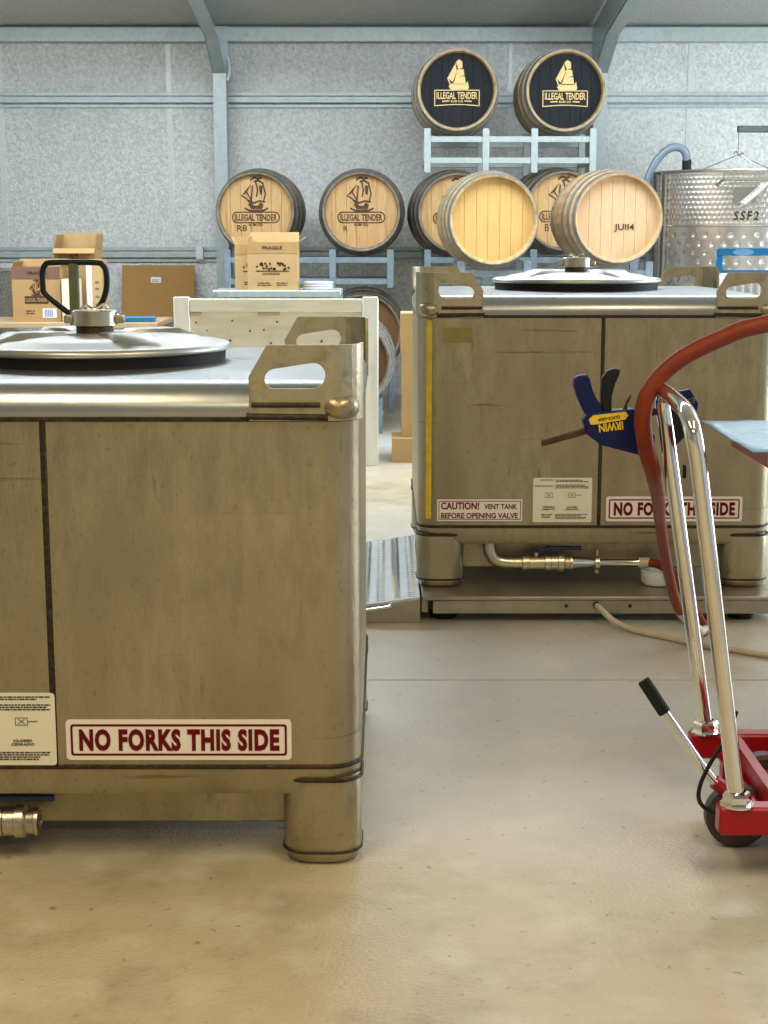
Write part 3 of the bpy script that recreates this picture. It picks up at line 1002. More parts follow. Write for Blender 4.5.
def rack(label, xs, y0, z_low, z_high, ztop, zbot, y1, floor_posts=(), mat='galv'):
    """two-barrel stacking rack: front and rear frames of two rails and four posts, tied by side bars"""
    K = thing('barrel_rack', label, 'rack', ((xs[0] + xs[-1]) / 2, y0, 0), 0, 'barrel racks')
    cx = (xs[0] + xs[-1]) / 2
    px = [x + s * 0.205 - cx for x in xs for s in (-1, 1)]
    hw = 0.024
    for yy in (0.0, y1 - y0):
        for i, x in enumerate(px):
            zb = 0.0 if i in floor_posts else zbot
            obj('post', MB().box(x - hw, x + hw, yy, yy + 0.04, zb, ztop, .003), mat, K)
        for z in (z_low, z_high):
            obj('rail', MB().box(px[0] - hw, px[-1] + hw, yy + 0.006, yy + 0.034, z - 0.021, z + 0.021, .003), mat, K)
    for x in (px[0], px[-1]):
        obj('side_bar', MB().box(x - 0.02, x + 0.02, 0.04, y1 - y0, z_low - 0.02, z_low + 0.02, .003), mat, K)
    return K


rack('light galvanised rack carrying the two black-headed barrels', (0.508, 1.258), YB + 0.03, 1.785, 1.930, 2.005, 1.70, YB + 0.66)
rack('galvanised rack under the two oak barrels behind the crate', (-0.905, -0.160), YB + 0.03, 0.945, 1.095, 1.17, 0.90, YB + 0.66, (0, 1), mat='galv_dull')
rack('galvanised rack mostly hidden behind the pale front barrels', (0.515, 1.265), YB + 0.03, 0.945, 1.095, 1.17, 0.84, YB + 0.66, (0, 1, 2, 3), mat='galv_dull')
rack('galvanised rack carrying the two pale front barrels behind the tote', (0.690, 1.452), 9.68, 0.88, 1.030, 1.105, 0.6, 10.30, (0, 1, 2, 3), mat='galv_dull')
# low cradles for the floor barrels
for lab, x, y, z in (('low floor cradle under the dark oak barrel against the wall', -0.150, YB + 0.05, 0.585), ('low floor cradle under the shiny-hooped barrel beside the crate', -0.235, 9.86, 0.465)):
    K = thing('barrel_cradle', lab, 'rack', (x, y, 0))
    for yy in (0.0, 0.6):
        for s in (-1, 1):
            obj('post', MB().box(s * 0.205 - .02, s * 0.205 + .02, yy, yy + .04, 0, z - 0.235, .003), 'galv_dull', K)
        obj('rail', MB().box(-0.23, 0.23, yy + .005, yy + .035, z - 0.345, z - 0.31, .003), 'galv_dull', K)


# ------------------------------------------------------------------ dimpled tanks
def dimple_shell(r, z0, z1, split, n=220, pitch=0.034):
    """cylinder wall with pressed dimples: close rows above the split, wide-spaced below"""
    rows = int((z1 - z0) / 0.0085)
    n = int(2 * PI * r / 0.0085)
    verts, faces = [], []
    na = int(2 * PI * r / pitch)
    nb = int(2 * PI * r / 0.085)
    for j in range(rows + 1):
        z = z0 + (z1 - z0) * j / rows
        for i in range(n):
            a = 2 * PI * i / n
            if z > split + 0.015 and z < z1 - 0.03:
                row = round((z - split) / pitch)
                dz = (z - split) / pitch - row
                q = a / (2 * PI) * na + (0.5 if row % 2 else 0)
                dq = q - round(q)
                d = math.exp(-(dz * dz + dq * dq) / 0.055) * 0.006
            elif z < split - 0.02:
                row = round((z - split) / 0.06)
                dz = (z - split) / 0.06 - row
                q = a / (2 * PI) * nb + (0.5 if row % 2 else 0)
                dq = (q - round(q)) * 1.4
                d = math.exp(-(dz * dz + dq * dq) / 0.03) * 0.009
            else:
                d = 0.0
            rr_ = r - d
            verts.append((rr_ * math.cos(a), rr_ * math.sin(a), z))
    for j in range(rows):
        for i in range(n):
            k = (i + 1) % n
            faces.append((j * n + i, j * n + k, (j + 1) * n + k, (j + 1) * n + i))
    m = MB()
    m.add(verts, faces)
    return m.mesh('dimpled_shell', 180)


def dimple_tank(label, loc, r, z0, z1, split, full):
    T = thing('dimpled_tank', label, 'tank', loc)
    me = dimple_shell(r, z0, z1, split)
    obj('dimpled_shell', me, 'tank_steel', T)
    obj('rim', MB().tube([(r * math.cos(2 * PI * k / 64), r * math.sin(2 * PI * k / 64), z1) for k in range(64)], 0.011, 8, closed=True), 'tank_rim', T)
    obj('floor_pan', MB().lathe([(r, z0), (r * 0.6, z0 - 0.05), (0.02, z0 - 0.08)], 48, cap1=True), 'tank_steel', T)
    for k in range(4):
        a = PI / 4 + k * PI / 2
        obj('leg', MB().cyl((0.85 * r * math.cos(a), 0.85 * r * math.sin(a), 0), (0.85 * r * math.cos(a), 0.85 * r * math.sin(a), z0), 0.03, 12), 'tank_rim', T)
    return T


DT = dimple_tank('stainless dimpled tank with handwritten marking, behind the tote on the right', (2.56, 11.15, 0), 0.66, 0.45, 1.700, 1.330, True)
for a in (math.radians(195.5), math.radians(205)):
    t = Vector((-math.sin(a), math.cos(a), 0))
    nrm = Vector((math.cos(a), math.sin(a), 0))
    o = nrm * 0.662
    p = [o - t * .018, o + t * .018, o + t * .018 + nrm * .022, o - t * .018 + nrm * .022]
    obj('jacket_channel', MB().loft([[(q.x, q.y, 0.46) for q in p], [(q.x, q.y, 1.685) for q in p]], True, True), 'tank_rim', DT)
obj('jacket_seam', MB().tube([(0.661 * math.cos(2 * PI * k / 64), 0.661 * math.sin(2 * PI * k / 64), 1.330) for k in range(64)], 0.006, 6, closed=True), 'tank_rim', DT)
# pale plate, handwriting and brace bars on the front of the tank
def on_shell(x, off=0.004):
    return -math.sqrt(0.66 ** 2 - x * x) - off
obj('rating_plate', MB().box(-0.215, -0.06, on_shell(-0.06, 0.012), on_shell(-0.06, -0.03), 1.485, 1.585), 'tank_rim', DT)
for k, ch in enumerate('SSF2'):
    x = -0.185 + 0.043 * k
    t_ = text(DT, ch, x - 0.017, x + 0.017, 1.368, 1.428, on_shell(x, 0.006), 'ink', 0.02, 0.15, name='handwriting')
    t_.rotation_euler = (0, 0, math.asin(x / 0.66))
bx_ = on_shell(0, 0.05)
obj('brace_bar', MB().tube([(-0.31, on_shell(-.31, 0), 1.605), (-0.29, bx_, 1.635), (0.30, bx_, 1.635)], 0.013, 8), 'tank_rim', DT)
obj('brace_bar', MB().tube([(0.30, bx_ - .01, 1.635), (0.03, bx_ - .01, 1.635), (-0.15, bx_ - .01, 1.475)], 0.013, 8).tube([(-0.15, bx_ - .01, 1.475), (-0.19, bx_ - .01, 1.445)], [0.02, 0.006], 8), 'tank_rim', DT)
# floating-lid hoist: mast, arm, wire and bridle
obj('hoist_mast', MB().box(0.68, 0.74, -0.05, 0.01, 0.0, 2.03), 'hoist_grey', DT)
obj('hoist_arm', MB().box(-0.06, 0.74, -0.06, 0.0, 1.985, 2.03, .004), 'hoist_grey', DT)
obj('hoist_wire', MB().tube([(-0.052, -0.03, 1.99), (-0.052, -0.03, 1.83)], 0.003, 6), 'tank_rim', DT)
obj('lid_bridle', MB().tube([(-0.052, -0.03, 1.83), (-0.37, -0.03, 1.70)], 0.003, 6).tube([(-0.052, -0.03, 1.83), (0.26, -0.03, 1.70)], 0.003, 6).tube(bez([(-0.08, -.03, 1.835), (-0.065, -.03, 1.855), (-.045, -.03, 1.83), (-0.02, -.03, 1.845), (-0.01, -.03, 1.825)], 4), 0.0045, 6).tube([(-0.025, -.03, 1.83), (0.05, -.03, 1.775)], 0.009, 8), 'tank_rim', DT)
obj('floating_lid', MB().lathe([(0.63, 1.66), (0.63, 1.685), (0.59, 1.69), (0.05, 1.702)], 48, cap0=True, cap1=True), 'tank_rim', DT)

H = thing('tank_hose', 'blue-grey hose arching over the rim into the dimpled tank', 'hose', (1.82, 11.05, 0))
hp = [(-0.03, 0.0, 0.03), (-0.04, -0.02, 0.5), (-0.02, -0.04, 1.35), (0.025, -0.06, 1.62), (0.075, -0.07, 1.76), (0.15, -0.08, 1.85), (0.225, -0.08, 1.875), (0.285, -0.07, 1.845), (0.305, -0.05, 1.77)]
obj('hose_tube', MB().tube(bez(hp, 8), 0.028, 14), 'hose_grey', H)
obj('hose_fitting', MB().cyl((0.304, -0.05, 1.79), (0.306, -0.05, 1.72), 0.033, 14), 'rubber', H)

dimple_tank('pale dimpled tank cut off by the left edge of the picture', (-3.17, 11.2, 0), 0.50, 0.3, 1.02, 0.55, False)

# blue frame crate on a white ribbed bin beyond the tote
Wb = thing('ribbed_bin', 'white ribbed plastic bin seen through the lug of the tote', 'bin', (2.05, 7.75, 0))
obj('bin_body', MB().box(-0.36, 0.36, 0, 0.5, 0, 1.075, .02), 'plate_white', Wb)
for i in range(18):
    obj('rib', MB().box(-0.345 + i * 0.04, -0.345 + i * 0.04 + 0.018, -0.014, 0.003, 0.05, 1.06, .004), 'plate_white', Wb)
Bc = thing('blue_crate', 'blue open-fronted plastic crate with a pale oval badge beside the dimpled tank', 'crate', (2.02, 7.86, 1.076))
m = MB()
m.box(-0.335, 0.33, 0, 0.02, 0.085, 0.125, .004)
m.box(-0.335, -0.30, 0, 0.02, 0.0, 0.085, .004)
m.box(0.295, 0.33, 0, 0.02, 0.0, 0.085, .004)
m.box(-0.30, 0.295, 0, 0.02, 0.0, 0.014)
obj('front_frame', m, 'blue_deep', Bc)
m = MB()
m.box(-0.31, -0.295, 0.02, 0.08, 0.0, 0.06).box(0.315, 0.33, 0.02, 0.08, 0.0, 0.06)
obj('side_rail', m, 'blue_deep', Bc)
obj('base', MB().box(-0.295, 0.315, 0.0205, 0.08, 0, 0.01), 'blue_deep', Bc)
ov = [(-0.20 + 0.055 * math.cos(2 * PI * k / 20), 0.104 + 0.016 * math.sin(2 * PI * k / 20)) for k in range(20)]
obj('oval_badge', MB().prism(ov, -0.003, 0.001), 'blue_film', Bc)


# ------------------------------------------------------------------ cardboard boxes, bench, crate, table
def carton(label, loc, rz, w_, d, h, mat, name='carton', open_flaps=(), group=None, t=0.005):
    K = thing(name, label, 'box', loc, rz, group)
    m = MB()
    m.box(-w_ / 2, w_ / 2, 0, t, 0, h).box(-w_ / 2, w_ / 2, d - t, d, 0, h).box(-w_ / 2, -w_ / 2 + t, t, d - t, 0, h).box(w_ / 2 - t, w_ / 2, t, d - t, 0, h).box(-w_ / 2 + t, w_ / 2 - t, t, d - t, 0, t)
    obj('body', m, mat, K)
    if not open_flaps:
        obj('top_flap', MB().box(-w_ / 2, w_ / 2, 0, d / 2 - .001, h, h + t), mat, K)
        obj('top_flap', MB().box(-w_ / 2, w_ / 2, d / 2 + .001, d, h, h + t), mat, K)
    for (side, a, l) in open_flaps:
        a = math.radians(a)
        f = MB()
        dz, dx = l * math.sin(a), l * math.cos(a)   # a from the outward horizontal
        if side == 'F':
            f.add([(-w_ / 2, 0, h), (w_ / 2, 0, h), (w_ / 2, -dx, h + dz), (-w_ / 2, -dx, h + dz)], [])
        elif side == 'B':
            f.add([(-w_ / 2, d, h), (w_ / 2, d, h), (w_ / 2, d + dx, h + dz), (-w_ / 2, d + dx, h + dz)], [])
        elif side == 'L':
            f.add([(-w_ / 2, 0, h), (-w_ / 2, d, h), (-w_ / 2 - dx, d, h + dz), (-w_ / 2 - dx, 0, h + dz)], [])
        else:
            f.add([(w_ / 2, 0, h), (w_ / 2, d, h), (w_ / 2 + dx, d, h + dz), (w_ / 2 + dx, 0, h + dz)], [])
        v = [Vector(p) for p in f.v]
        nn = (v[1] - v[0]).cross(v[3] - v[0]).normalized() * t * 0.6
        f.v = [tuple(p) for p in v] + [tuple(p + nn) for p in v]
        f.f = [(0, 1, 2, 3), (7, 6, 5, 4), (0, 4, 5, 1), (1, 5, 6, 2), (2, 6, 7, 3), (3, 7, 4, 0)]
        obj('flap', f, mat, K)
    return K


def crowd_print(K, x0, x1, z0, z1):
    """row of little silhouettes printed on the carton"""
    m = MB()
    rnd = random.Random(5)
    w_ = (x1 - x0) / 5
    h = z1 - z0
    for i in range(5):
        cx = x0 + w_ * (i + .5)
        for _ in range(5):
            a, b = cx + w_ * (rnd.random() - .5) * .9, z0 + h * rnd.random() * .8
            m.prism([(a, b), (a + w_ * .3, b + h * .05), (a + w_ * .2, b + h * .3), (a - w_ * .1, b + h * .22)], -0.0012, 0.0005)
    m.prism([(x0, z0 - h * .06), (x1, z0 - h * .06), (x1, z0 + h * .06), (x0, z0 + h * .06)], -0.0012, 0.0005)
    obj('crowd_print', m, 'ink_brown', K)


def fragile(K, w_, h, crowd=True):
    obj('flap_band', MB().box(-w_ / 2, w_ / 2, -0.0015, 0.0008, h * .77, h), 'cardboard', K)
    text(K, 'FRAGILE', -w_ * .20, w_ * .20, h * .85, h * .92, -0.0022, 'ink_brown', .02)
    if crowd:
        crowd_print(K, -w_ * .33, w_ * .33, h * .40, h * .58)
        print_lines(K, -w_ * .2, w_ * .25, h * .35, h * .014, 0.0, 2, 'ink_brown')
        print_lines(K, -w_ * .30, -w_ * .02, h * .14, h * .022, 0.0, 2, 'ink_brown')
        print_lines(K, w_ * .08, w_ * .32, h * .14, h * .022, 0.0, 2, 'ink_brown')


# galvanised table behind the crate
Tb = thing('steel_table', 'galvanised steel table behind the white crate carrying two cartons', 'table', (-0.62, 9.28, 0))
obj('front_beam', MB().box(-0.41, 0.36, 0, 0.04, 0.898, 0.940, .004), 'galv', Tb)
obj('rear_beam', MB().box(-0.41, 0.36, 0.42, 0.46, 0.898, 0.940, .004), 'galv', Tb)
obj('deck', MB().box(-0.41, 0.36, 0.04, 0.42, 0.925, 0.939), 'galv', Tb)
obj('bolt', MB().cyl((-0.395, -0.006, 0.918), (-0.395, 0.002, 0.918), 0.013, 10), 'tank_rim', Tb)
for x in (-0.39, 0.34):
    for y in (0.02, 0.44):
        obj('leg', MB().box(x - .02, x + .02, y - .018, y + .018, 0, 0.9), 'galv', Tb)
c1 = carton('fragile carton with open flaps in front on the steel table', (-0.670, 9.30, 0.9405), 0, 0.300, 0.22, 0.285, 'cardboard_light', open_flaps=(('B', 82, .06), ('R', 35, .05), ('L', 100, .035)), group='fragile cartons')
fragile(c1, 0.300, 0.285)
c2 = carton('fragile carton half hidden behind the front carton on the steel table', (-0.775, 9.53, 0.9405), 0.0, 0.285, 0.19, 0.27, 'cardboard_light', open_flaps=(('L', 65, .05), ('B', 95, .05)), group='fragile cartons')
fragile(c2, 0.285, 0.27)
Hc = MB()
for k in range(3):
    Hc.tube([(0.085 * math.cos(2 * PI * i / 32), 0.085 * math.sin(2 * PI * i / 32), 0.010 + 0.016 * k) for i in range(32)], 0.008, 8, closed=True)
tag(obj('hose_coil', Hc, 'hose_clear', loc=(-0.40, 9.42, 0.9405)), 'small coil of clear hose lying on the steel table', 'hose')

# white wooden crate
K = thing('wooden_crate', 'tall pale timber and plywood crate between the two totes', 'crate', (-0.593, 8.47, 0))
W2 = 0.56
obj('post', MB().box(W2 - 0.085, W2, -0.02, 0.02, 0, 0.932, .003), 'pine_pale', K)
obj('post', MB().box(-W2, -W2 + 0.085, -0.02, 0.02, 0, 0.932, .003), 'pine_pale', K)
obj('post', MB().box(W2 - 0.085, W2, 0.58, 0.62, 0, 0.90, .003), 'pine_pale', K)
obj('post', MB().box(-W2, -W2 + 0.085, 0.58, 0.62, 0, 0.90, .003), 'pine_pale', K)
obj('top_rail', MB().box(-W2 + 0.088, W2 - 0.088, -0.018, 0.012, 0.850, 0.922, .003), 'pine', K)
obj('bottom_rail', MB().box(-W2 + 0.088, W2 - 0.088, -0.018, 0.012, 0.04, 0.115, .003), 'pine', K)
fp = obj('front_panel', MB().box(-W2 + 0.02, W2 - 0.02, 0.0125, 0.026, 0.04, 0.90), 'pine', K)
obj('rear_panel', MB().box(-W2 + 0.02, W2 - 0.02, 0.56, 0.574, 0.04, 0.88), 'pine', K)
for s in (-1, 1):
    obj('side_panel', MB().box(s * (W2 - 0.016) - .007, s * (W2 - 0.016) + .007, 0.03, 0.56, 0.04, 0.88), 'pine', K)
obj('cleat', MB().box(-0.10, 0.02, -0.018, 0.012, 0.832, 0.848, .002), 'plywood', K)
obj('cleat', MB().box(-0.47, -0.41, -0.018, 0.012, 0.832, 0.848, .002), 'plywood', K)
m = MB()
rnd = random.Random(3)
for i in range(5):
    for z in (0.79, 0.745, 0.69):
        x = -0.40 + i * 0.2 + rnd.uniform(-.08, .08)
        zz = z + rnd.uniform(-.012, .012)
        m.cyl((x, 0.0105, zz), (x, 0.0135, zz), 0.0045 + .003 * rnd.random(), 8)
nl = obj('nail_heads', m, 'knot', fp)
nl['kind'] = 'stuff'

# cartons between crate and far tote
carton('low brown carton on the floor at the bottom of the stack behind the tote', (0.20, 8.56, 0), 0, 0.31, 0.30, 0.132, 'cardboard_light', group='cartons stacked behind the tote')
carton('tall brown carton in the middle of the stack behind the tote', (0.25, 8.62, 0.1375), 0, 0.30, 0.28, 0.465, 'cardboard_light', group='cartons stacked behind the tote')
k3 = carton('brown carton on top of the stack behind the tote', (0.245, 8.62, 0.608), 0, 0.30, 0.28, 0.222, 'cardboard_light', group='cartons stacked behind the tote')
carton('orange-brown carton peeping out behind the foot of the crate post', (-0.20, 9.12, 0), 0, 0.22, 0.12, 0.15, 'cardboard', group='cartons stacked behind the tote')

# workbench with cartons at the left
Bn = thing('workbench', 'low workbench behind the foreground tote carrying open cartons', 'bench', (-2.05, 9.70, 0))
obj('bench_top', MB().box(-0.62, 0.62, 0, 0.75, 0.69, 0.724, .004), 'plywood', Bn)
for x in (-0.58, 0.58):
    for y in (0.04, 0.71):
        obj('leg', MB().box(x - .03, x + .03, y - .03, y + .03, 0, 0.69), 'galv_dull', Bn)
a = carton('carton with a dark printed flap and logo on the workbench', (-2.205, 9.80, 0.7245), 0.0, 0.305, 0.24, 0.345, 'cardboard', open_flaps=(('B', 75, .05), ('L', 120, .04), ('R', 60, .03)), group='cartons on the workbench')
obj('flap_band', MB().box(-0.1525, 0.1525, -0.002, 0.0008, 0.27, 0.345), 'cardboard_flap', a)
text(a, 'FRAGILE', -0.05, 0.07, 0.297, 0.317, -0.003, 'ink', .02)
sp = obj('ship_print', cached(('shipd',), lambda: ship_outline('line'), 'ink_brown'), None, a, (0.0, -0.001, 0.185))
sp.scale = (0.5, 1, 0.5)
bp_ = obj('banner_print', MB().box(-0.075, 0.075, -0.0015, 0.0005, 0.115, 0.162), 'ink_brown', a)
text(bp_, 'ILLEGAL TENDER', -0.068, 0.068, 0.127, 0.150, -0.0022, 'cardboard_light', .0)
print_lines(a, -0.07, -0.0, 0.065, 0.008, 0.0, 2, 'ink_brown')
lb = obj('barcode_sticker', MB().box(0.035, 0.125, -0.0018, 0.0005, 0.025, 0.085), 'white_paper', a)
m = MB()
for i in range(5):
    m.box(0.048 + i * .011, 0.048 + i * .011 + .006, -0.0025, -0.0015, 0.032, 0.078)
obj('barcode_print', m, 'print_blue', lb)
b = carton('tall open carton standing behind the pallet jack handle', (-2.02, 10.12, 0.7245), 0.0, 0.27, 0.26, 0.46, 'cardboard', open_flaps=(('B', 80, .10), ('L', 100, .09), ('R', 85, .09), ('F', -40, .05)), group='cartons on the workbench')
sp = obj('ship_print', cached(('shipd',), lambda: ship_outline('line'), 'ink_brown'), None, b, (0.0, -0.001, 0.385))
sp.scale = (0.4, 1, 0.4)
wc = carton('slim pale carton with vertical print on the workbench', (-1.845, 9.85, 0.7245), 0, 0.10, 0.2, 0.385, 'cardboard_light', group='cartons on the workbench')
obj('white_panel', MB().box(-0.05, -0.015, -0.0015, 0.0005, 0, 0.385), 'white_paper', wc)
m = MB()
for z in (0.06, 0.10, 0.15, 0.20, 0.24):
    m.box(0.005, 0.03, -0.0015, 0.0005, z, z + .014)
obj('print', m, 'ink_grey', wc)
sc2 = tag(obj('small_box', MB().box(-0.055, 0.055, 0, 0.10, 0, 0.27, .002), 'pine', loc=(-1.985, 9.775, 0.7245)), 'small narrow cream box between the cartons on the workbench', 'box')
tag(obj('blue_tray', MB().loft([rr(0.26, 0.16, .02, 0), rr(0.28, 0.18, .02, 0.028), rr(0.27, 0.17, .02, 0.028), rr(0.25, 0.15, .02, 0.004)], True, True), 'blue_deep', loc=(-1.60, 9.84, 0.7245)), 'flat blue plastic tray on the workbench', 'tray')
rb = thing('label_box', 'tiny white box with a red panel beside the blue tray', 'box', (-1.705, 9.72, 0.7245))
obj('box_body', MB().box(-0.028, 0.028, 0, 0.03, 0, 0.052, .002), 'white_paper', rb)
obj('red_panel', MB().box(-0.022, 0.022, -0.001, 0.001, 0.012, 0.034), 'red_dusty', rb)

# flat cardboard sheet leaning against the back wall
cb = thing('cardboard_sheet', 'flat brown cardboard sheet leaning against the foil wall', 'cardboard', (-1.78, 11.98, 0))
o = obj('sheet', MB().box(-0.288, 0.285, 0, 0.012, 0, 1.07), 'cardboard_dark', cb)
o2 = obj('paper_label', MB().box(-0.06, 0.02, -0.0015, 0.001, 0.93, 0.975), 'white_paper', o)
print_lines(o2, -0.05, 0.01, 0.95, 0.006, -0.0015, 2)
cb.rotation_euler = (math.radians(-14), 0, 0)

# ------------------------------------------------------------------ pallet jack behind the foreground tote
J = thing('pallet_jack', 'pallet jack behind the foreground tote, only its looped handle showing', 'pallet jack', (-0.925, 4.62, 0))
hl = MB().tube(bez([(0.004, 0, 1.012), (-0.035, 0, 1.040), (-0.088, 0, 1.085), (-0.094, 0, 1.110), (-0.094, 0, 1.150), (-0.084, 0, 1.172), (-0.062, 0, 1.178), (0.062, 0, 1.178), (0.084, 0, 1.172), (0.096, 0, 1.150), (0.094, 0, 1.095), (0.070, 0, 1.045), (0.030, 0, 1.020), (0.004, 0, 1.012)], 5), 0.0088, 10)
obj('handle_loop', hl, 'jack_black', J)
obj('handle_shaft', MB().box(-0.015, 0.013, -0.012, 0.012, 0.42, 1.175, .003), 'jack_olive', J)
obj('pump', MB().cyl((0, 0.02, 0.2), (0, 0.02, 0.42), 0.06, 20).box(-0.12, 0.12, 0.02, 0.14, 0.18, 0.34), 'jack_yellow', J)
for s in (-1, 1):
    obj('steer_wheel', MB().cyl((s * 0.035 - .025, 0.02, 0.09), (s * 0.035 + .025, 0.02, 0.09), 0.09, 24), 'rubber', J)
    obj('fork', MB().box(s * 0.19 - 0.075, s * 0.19 + 0.075, 0.14, 1.2, 0.09, 0.15, .01), 'jack_yellow', J)
    obj('load_wheel', MB().cyl((s * 0.19 - .04, 1.1, 0.04), (s * 0.19 + .04, 1.1, 0.04), 0.04, 16), 'rubber', J)
obj('wheel_fork', MB().box(-0.07, 0.07, -0.03, 0.07, 0.17, 0.21), 'jack_yellow', J)
obj('fork_frame', MB().box(-0.265, 0.265, 0.10, 0.16, 0.09, 0.30, .01), 'jack_yellow', J)

# ------------------------------------------------------------------ red scissor lift cart
Lc = thing('lift_cart', 'red scissor lift cart with a leaning chrome push handle and blue film on its table', 'lift cart', (0.70, 3.07, 0))
NY, FY = -0.215, 0.235
for yy, o_ in ((NY, 'near'), (FY, 'far')):
    obj('side_rail', MB().box(-0.045 if yy == NY else -0.012, 0.78, yy - 0.022, yy + 0.022, 0.098, 0.156, .006), 'red_paint', Lc)
obj('end_plate', MB().box(0.075, 0.095, NY + .022, FY - .022, 0.100, 0.156), 'red_paint', Lc)
obj('base_tray', MB().box(0.095, 0.77, NY + .022, FY - .022, 0.085, 0.100), 'red_dusty', Lc)
htop = 0.945
pts = [(-0.006, NY, 0.150), (-0.108, NY, 0.835), (-0.119, NY, 0.887), (-0.123, NY + .02, 0.913), (-0.124, NY + .06, 0.925), (-0.114, 0.0, 0.930), (-0.104, FY - .06, 0.929), (-0.101, FY - .02, 0.921), (-0.097, FY, 0.900), (-0.088, FY, 0.850), (0.026, FY, 0.150)]
path = [Vector(pts[0])] + bez(pts[1:-1], 6) + [Vector(pts[-1])]
obj('push_handle', MB().tube(path, 0.0165, 20), 'chrome', Lc, smooth=60)
for yy in (NY, FY):
    o = MB().lathe([(0.019, 0.157), (0.027, 0.158), (0.028, 0.164), (0.028, 0.176), (0.025, 0.182), (0.019, 0.184)], 6, (-0.008 if yy == NY else 0.024, yy, 0))
    nt_ = obj('handle_nut', o, 'chrome', Lc, smooth=20)
    obj('washer', MB().lathe([(0.017, 0.155), (0.033, 0.155), (0.033, 0.159), (0.017, 0.159)], 24, (-0.007 if yy == NY else 0.025, yy, 0)), 'chrome', nt_)
for yy, xx in ((-0.04, 0.035), (0.16, 0.14), (-0.04, 0.66), (0.16, 0.66)):
    wh = obj('wheel', MB().lathe([(0.02, -0.022), (0.058, -0.022), (0.066, -0.014), (0.066, 0.014), (0.058, 0.022), (0.02, 0.022)], 32, (xx, yy, 0.066), 'Y', True, True), 'wheel', Lc)
    obj('axle', MB().cyl((xx, yy - .026, 0.066), (xx, yy + .026, 0.066), 0.012, 10), 'chrome', wh)
obj('axle_bar', MB().cyl((0.06, NY, 0.105), (0.06, FY, 0.105), 0.012, 10).box(0.045, 0.075, -0.055, -0.025, 0.06, 0.112).box(0.045, 0.075, 0.145, 0.175, 0.06, 0.112), 'red_paint', Lc)
# foot pedal
pd = obj('foot_pedal', MB().tube([(0.02, -0.06, 0.118), (-0.018, -0.06, 0.145), (-0.045, -0.055, 0.178), (-0.128, -0.02, 0.295)], 0.0095, 12), 'chrome', Lc)
obj('pedal_lug', MB().tube([(0.045, -0.06, 0.100), (0.015, -0.06, 0.120), (-0.018, -0.06, 0.146)], 0.0155, 8).cyl((0.018, -0.082, 0.118), (0.018, -0.07, 0.118), 0.007, 8), 'red_paint', pd)
g0, g1 = Vector((-0.118, -0.025, 0.281)), Vector((-0.162, -0.005, 0.347))
gr = MB()
d = (g1 - g0)
ax = d.normalized()
u = ax.cross(Vector((0, 0, 1))).normalized()
v = ax.cross(u)
NG = 36
rings = []
for t, k in ((0, .75), (0.03, 1), (0.97, 1), (1.0, .8)):
    rings.append([g0 + d * t + (u * math.cos(2 * PI * i / NG) + v * math.sin(2 * PI * i / NG)) * (0.0135 if i % 3 else 0.0118) * k for i in range(NG)])
gr.loft(rings, True, True)
obj('pedal_grip', gr, 'rubber', pd, smooth=20)
# release cable
obj('release_cable', MB().tube(bez([(0.012, -0.10, 0.31), (-0.005, -0.10, 0.255), (-0.030, -0.09, 0.205), (-0.052, -0.09, 0.155), (-0.055, -0.09, 0.118), (-0.035, -0.09, 0.095), (0.0, -0.09, 0.083), (0.05, -0.09, 0.085)], 6), 0.0045, 8).cyl((-0.014, -0.09, 0.086), (0.010, -0.09, 0.083), 0.009, 8), 'cable_black', Lc)
# scissor arms and table
for yy in (NY + 0.06, FY - 0.06):
    obj('scissor_arm', MB().cyl((0.18, yy, 0.12), (0.74, yy, 0.80), 0.020, 8), 'red_paint', Lc)
    obj('scissor_arm', MB().cyl((0.74, yy + .03, 0.12), (0.18, yy + .03, 0.80), 0.020, 8), 'red_paint', Lc)
tt = obj('lift_table', MB().box(0.050, 0.85, -0.20, 0.215, 0.805, 0.850, .004), 'red_paint', Lc)
obj('table_sticker', MB().box(0.0485, 0.0505, -0.175, -0.115, 0.815, 0.842), 'white_paper', tt)
fm = MB()
nx, ny = 24, 12
rnd = random.Random(9)
grid = []
for j in range(ny + 1):
    for i in range(nx + 1):
        x, y = -0.002 + 0.86 * i / nx, -0.205 + 0.485 * j / ny
        z = 0.8535 + rnd.uniform(0, 0.003)
        if i == 0:
            z -= 0.001
        grid.append((x, y, z))
n_ = len(grid)
fm.v = grid + [(x, y, z - 0.003) for x, y, z in grid]
for j in range(ny):
    for i in range(nx):
        a_ = j * (nx + 1) + i
        q = (a_, a_ + 1, a_ + nx + 2, a_ + nx + 1)
        fm.f += [q, tuple(n_ + t for t in reversed(q))]
edge = [i for i in range(nx + 1)] + [j * (nx + 1) + nx for j in range(1, ny + 1)] + [ny * (nx + 1) + i for i in range(nx - 1, -1, -1)] + [j * (nx + 1) for j in range(ny - 1, 0, -1)]
for i in range(len(edge)):
    p, q = edge[i], edge[(i + 1) % len(edge)]
    fm.f.append((p, n_ + p, n_ + q, q))
obj('table_film', fm, 'blue_film', tt, smooth=180)

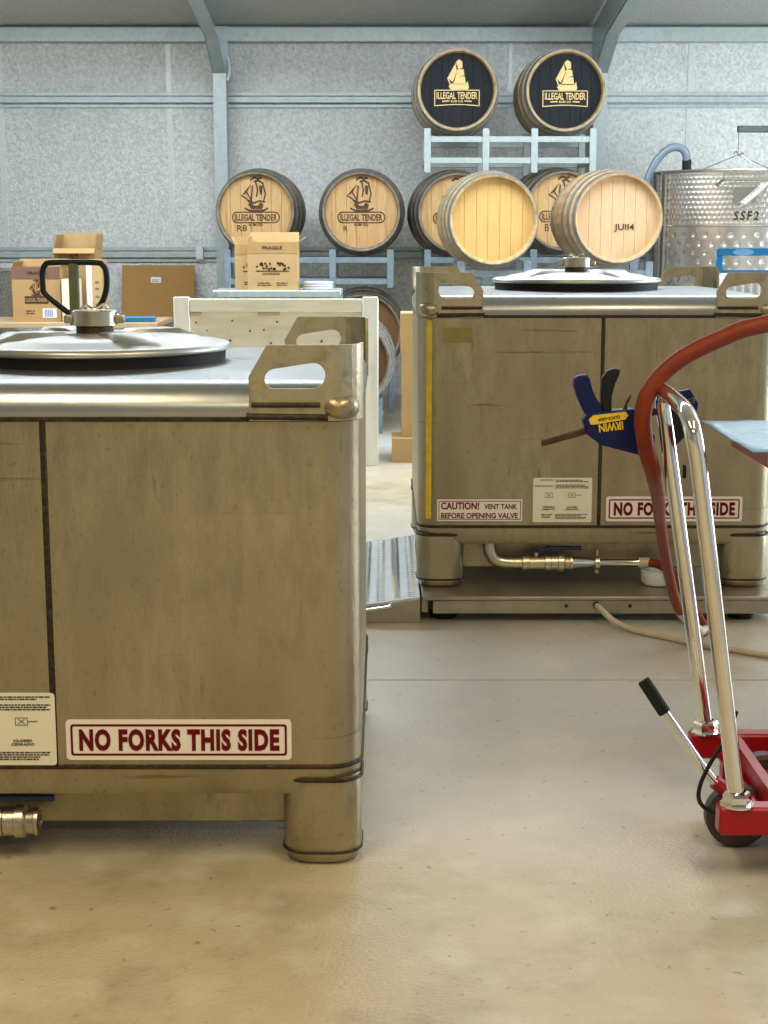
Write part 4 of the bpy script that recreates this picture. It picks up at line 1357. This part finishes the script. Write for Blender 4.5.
# ------------------------------------------------------------------ red hose
Hr = thing('red_hose', 'thick red rubber hose looping over the cart handle to the tote valve', 'hose', (0.9, 4.9, 0))
hp = [(2.2, 3.3, 0.60), (1.6, 3.3, 1.02), (1.15, 3.26, 1.125), (0.81, 3.25, 1.072), (0.711, 3.25, 1.040), (0.626, 3.25, 0.996), (0.572, 3.25, 0.942), (0.553, 3.25, 0.885), (0.562, 3.265, 0.815), (0.594, 3.328, 0.735), (0.640, 3.52, 0.655), (0.72, 3.92, 0.52), (0.80, 4.20, 0.32), (0.875, 4.40, 0.165), (0.955, 4.52, 0.075), (1.000, 4.62, 0.048), (1.005, 4.74, 0.055), (0.99, 4.86, 0.095), (0.96, 4.98, 0.150), (0.925, 5.05, 0.166), (0.885, 5.071, 0.168)]
obj('hose_tube', MB().tube([tuple(Vector(p) - Vector((0.9, 4.9, 0))) for p in bez(hp, 8)], [0.0188 if i < 68 else max(0.0150, 0.0188 - 0.00018 * (i - 68)) for i in range(8 * (len(hp) - 1) + 1)], 16), 'hose_red', Hr, smooth=60)
obj('hose_cuff', MB().tube([tuple(Vector(p) - Vector((0.9, 4.9, 0))) for p in bez(hp[-8:-5], 6)], 0.0166, 16), 'cable', Hr, smooth=60)

# ------------------------------------------------------------------ bar clamp on the handle
CY = 3.335
cl = thing('bar_clamp', 'blue and black quick bar clamp fixed to the cart handle', 'clamp', (0.585, CY, 0.9))
F, CH, TH = 1530.0, 1.25, math.radians(10.153)


def q(px, py):
    """metres in the clamp's own plane, measured off the photograph"""
    return ((px - 384) / 453.0 - 0.585, 0.9 - (py - 396) / 453.0 / 0.985 + 0.006 - 0.9)


def cp(name, pts, t0, t1, mat, par=cl):
    o = obj(name, MB().prism([q(*p) for p in pts], t0, t1), mat, par, smooth=30)
    bv = o.modifiers.new('bevel', 'BEVEL')
    bv.width = 0.003
    bv.segments = 2
    bv.limit_method = 'ANGLE'
    return o


body = cp('clamp_body', [(580, 417), (585, 410), (630, 406), (637, 411), (631, 424), (636, 430), (645, 427), (652, 432), (652, 452), (640, 452), (598, 441), (585, 431)], -0.020, 0.020, 'clamp_blue')
cp('grip', [(571, 377), (575, 374), (584, 373), (587, 378), (589, 386), (593, 395), (599, 404), (598, 412), (583, 412), (578, 402), (574, 393), (571, 384)], -0.015, 0.015, 'clamp_blue')
cp('trigger', [(600, 409), (598, 392), (599, 376), (604, 369), (611, 367), (617, 368), (616, 373), (612, 382), (609, 395), (609, 409)], -0.012, 0.012, 'clamp_black')
cp('release_lever', [(620, 409), (624, 398), (628, 391), (629, 394), (625, 403), (625, 409)], -0.006, 0.006, 'clamp_bar')
cp('bar', [(540, 437), (541, 444), (692, 402), (691, 395)], -0.004, 0.004, 'clamp_bar')
cp('fixed_jaw', [(660, 400), (674, 391), (688, 388), (697, 402), (694, 422), (684, 420), (670, 416)], 0.010, 0.034, 'clamp_blue')
cp('jaw_pad', [(664, 404), (684, 410), (685, 434), (676, 443), (664, 440)], 0.008, 0.03, 'clamp_black')
cp('bar_stop', [(683, 462), (687, 463), (687, 476), (683, 476)], 0.006, 0.014, 'clamp_black')
lab = obj('yellow_label', MB().prism([q(586, 416), q(590, 412), q(622, 408.5), q(625, 412), q(622, 416), q(592, 421), q(588, 421)], -0.0212, -0.0195), 'yellow', cl)
t1, t2 = q(595, 414.6), q(617, 414.6)
text(lab, 'QUICK-GRIP', t1[0], t2[0], t1[1] - .004, t1[1] + .004, -0.0218, 'clamp_black', .02, rot=PI - 0.13)
t1, t2 = q(596, 425), q(620, 425)
text(cl, 'IRWIN', t1[0], t2[0], t1[1] + 0.004 - .009, t1[1] + 0.004 + .009, -0.0208, 'yellow', .03, rot=PI - 0.13)
